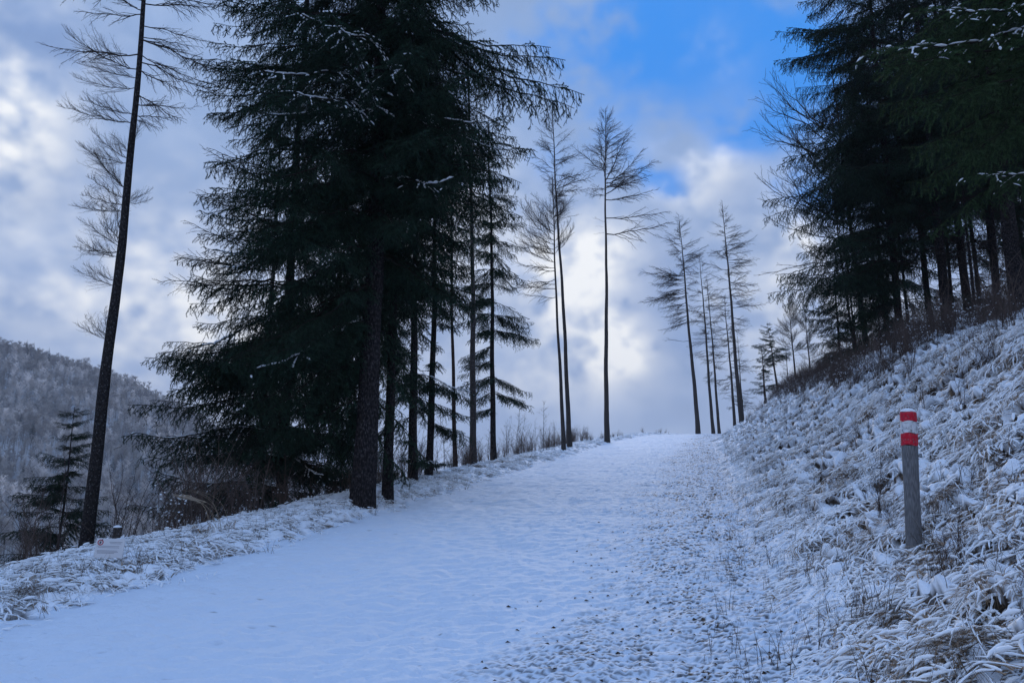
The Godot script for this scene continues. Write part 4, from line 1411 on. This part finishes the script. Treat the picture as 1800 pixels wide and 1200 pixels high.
func build_brush() -> void:
	var r := RandomNumberGenerator.new()
	r.seed = 601
	var brown := Color(0.105, 0.080, 0.070)
	var bush := []
	for k in 4:
		bush.append(shrub(610 + k, 9, 1.3, 0.45, 18, brown, 0.007))
	var tall := []
	for k in 3:
		tall.append(shrub(620 + k, 4, 2.4, 0.3, 22, Color(0.065, 0.050, 0.046), 0.010))
	var sap := []
	for k in 3:
		sap.append(shrub(630 + k, 1, 2.6, 0.12, 34, Color(0.06, 0.05, 0.048), 0.013))
	var snowy := []
	for k in 3:
		snowy.append(shrub(640 + k, 9, 0.9, 0.5, 14, Color(0.12, 0.092, 0.078), 0.005, 0.12))
	var weed := []
	for k in 3:
		weed.append(shrub(650 + k, 5, 0.32, 0.35, 7, Color(0.09, 0.065, 0.05), 0.0026))
	var heights := ["low", "knee high", "waist high", "tall"]
	# between the trunks along the left edge
	for k in 44:
		var v := r.randf_range(10.0, 46.0)
		var z := r.randf_range(0.6, 1.25)
		put("bare_shrub", bush[r.randi() % 4], -6.7 - 1.6 * r.randf() + cu(v), v, z, heights[clampi(int((z - 0.45) / 0.2), 0, 3)] + [" leafless brown shrub", " spreading brown shrub", " upright leafless shrub"][k % 3], "shrub", "shrubs along the left road edge")
	for k in 18:
		var v := r.randf_range(16.0, 42.0)
		put("bare_shrub", tall[r.randi() % 3], -7.0 - 2.0 * r.randf() + cu(v), v, r.randf_range(0.6, 1.0), "thin upright leafless shrub", "shrub", "tall shrubs along the left road edge")
	for q in [[-6.9, 27.5, 1.0, "slender bare sapling, the one"], [-7.2, 29.5, 0.8, "short bare sapling"], [-6.6, 31.0, 1.25, "tallest bare sapling"], [-7.6, 26.0, 0.9, "slender bare sapling"], [-8.2, 23.0, 1.1, "straight bare sapling"], [-9.6, 11.5, 1.0, "straight bare sapling"], [-8.9, 12.0, 0.85, "slender bare sapling"], [-9.9, 12.6, 1.1, "taller bare sapling"]]:
		put("bare_sapling", sap[r.randi() % 3], q[0], q[1], q[2], q[3], "sapling", "saplings on the left edge")
	var spots := []
	for k in 85:
		var v := r.randf_range(8.0, 46.0)
		if v < 17.0 and r.randf() < 0.6:
			continue
		spots.append([-6.7 - 2.4 * r.randf() + cu(v), v, r.randf_range(0.55, 1.1)])
	mass("edge_undergrowth", "thicket of brown leafless undergrowth along the left road edge", bush, spots)
	# the dark brush on the slope below the verge
	spots = []
	for k in 210:
		var v := r.randf_range(3.6, 19.0)
		if v > 11.0 and r.randf() < 0.6:
			continue
		var u := -7.3 - 6.5 * r.randf() * r.randf()
		if v > 6.0 and v < 9.6 and absf(u * 9.48 + 9.0 * v) < 7.0:
			continue
		spots.append([u, v, r.randf_range(0.75, 1.4)])
	mass("slope_undergrowth", "dark brown leafless brush on the slope below the left verge", [bush[0], bush[1], bush[2], snowy[0], bush[3]], spots)
	for k in 14:
		put("slope_shrub", tall[r.randi() % 3], -7.5 - 3.0 * r.randf(), r.randf_range(4.5, 12.0), r.randf_range(0.6, 0.85), ["thin dark", "forked dark", "bent brown", "straggling brown"][k % 4] + " leafless shrub", "shrub", "tall shrubs below the left verge")
	# brush on the bank top under the wood, thinning down the far bank
	spots = []
	for k in 430:
		var v := r.randf_range(11.0, 50.0)
		spots.append([3.9 + 7.5 * r.randf() * r.randf() + cu(v), v, r.randf_range(0.4, 0.95)])
	for k in 260:
		var v := 20.0 + 45.0 * r.randf()
		spots.append([1.2 + 4.0 * sqrt(r.randf()) + cu(v), v, r.randf_range(0.3, 0.75)])
	for k in 300:
		var v := r.randf_range(17.0, 48.0)
		spots.append([3.7 + 2.6 * r.randf() + cu(v), v, r.randf_range(0.45, 1.05)])
	for k in 170:
		spots.append([5.0 + 8.0 * r.randf(), r.randf_range(18.0, 34.0), r.randf_range(0.9, 1.7)])
	mass("bank_undergrowth", "grey brown leafless undergrowth along the bank top before the wood", [bush[0], snowy[0], bush[1], snowy[1], bush[2], snowy[2]], spots)
	for k in 26:
		var v := r.randf_range(13.0, 40.0)
		put("bank_shrub", tall[r.randi() % 3] if k % 2 else bush[r.randi() % 4], 3.8 + 4.0 * r.randf(), v, r.randf_range(0.5, 1.0), ["bushy brown", "thin forked", "dense brown", "sparse upright"][k % 4] + " leafless shrub", "shrub", "shrubs on the bank top")
	# crest weeds against the sky
	for k in 26:
		var v := r.randf_range(44.0, 74.0)
		put("crest_bush", bush[r.randi() % 4], -5.9 - 0.9 * r.randf() + cu(v), v, r.randf_range(0.25, 0.6), ["tiny dark", "small spiky", "low rounded"][k % 3] + " bush on the skyline", "shrub", "bushes on the crest")
	# stems rising out of the bank
	for k in 30:
		var v := 4.4 * exp(r.randf() * log(5.0))
		put("bank_weed", tall[r.randi() % 3] if k % 2 else bush[r.randi() % 4], r.randf_range(1.0, 4.4), v, r.randf_range(0.2, 0.42), ["thin brown", "branching brown", "bent dark", "leaning dark"][k % 4] + " stalks", "weed", "stalks on the bank")
	spots = []
	for k in 750:
		var v := 3.6 * exp(r.randf() * log(11.0))
		spots.append([r.randf_range(0.8, 5.2) + cu(v), v, r.randf_range(0.4, 1.4)])
	mass("bank_weeds", "fine dry stalks poking through the snow all over the bank", weed, spots)
	spots = []
	for k in 260:
		var v := 4.2 * exp(r.randf() * log(10.0))
		spots.append([r.randf_range(1.2, 5.0) + cu(v), v, r.randf_range(0.14, 0.34)])
	mass("bank_scrub", "small brown leafless scrub scattered over the bank", bush, spots)
	# weeds along the road's right side and on the left verge
	for k in 22:
		var v := 5.0 * exp(r.randf() * log(4.0))
		put("roadside_weed", weed[r.randi() % 3], r.randf_range(0.05, 0.9), v, r.randf_range(0.8, 1.3), ["dry brown", "spindly dark", "feathery tan"][k % 3] + " weed in thin snow", "weed", "weeds at the bank foot")
	spots = []
	for k in 130:
		var v := 4.2 * exp(r.randf() * log(8.0))
		spots.append([r.randf_range(-0.2, 1.0) + cu(v), v, r.randf_range(0.3, 0.9)])
	mass("roadside_weeds", "scattered dry weeds where the road meets the bank", weed, spots)
	for k in 18:
		var v := 5.0 * exp(r.randf() * log(3.5))
		put("verge_weed", weed[r.randi() % 3], r.randf_range(-6.6, -5.2), v, r.randf_range(0.8, 1.2), ["dry brown", "snow bent", "spindly dark"][k % 3] + " weed on the verge", "weed", "weeds on the left verge")
	spots = []
	for k in 330:
		var v := 4.0 * exp(r.randf() * log(10.0))
		spots.append([r.randf_range(-7.1, -5.5) + cu(v), v, r.randf_range(0.4, 1.0)])
	mass("verge_weeds", "dry stalks standing in the snowy grass of the left verge", weed, spots)
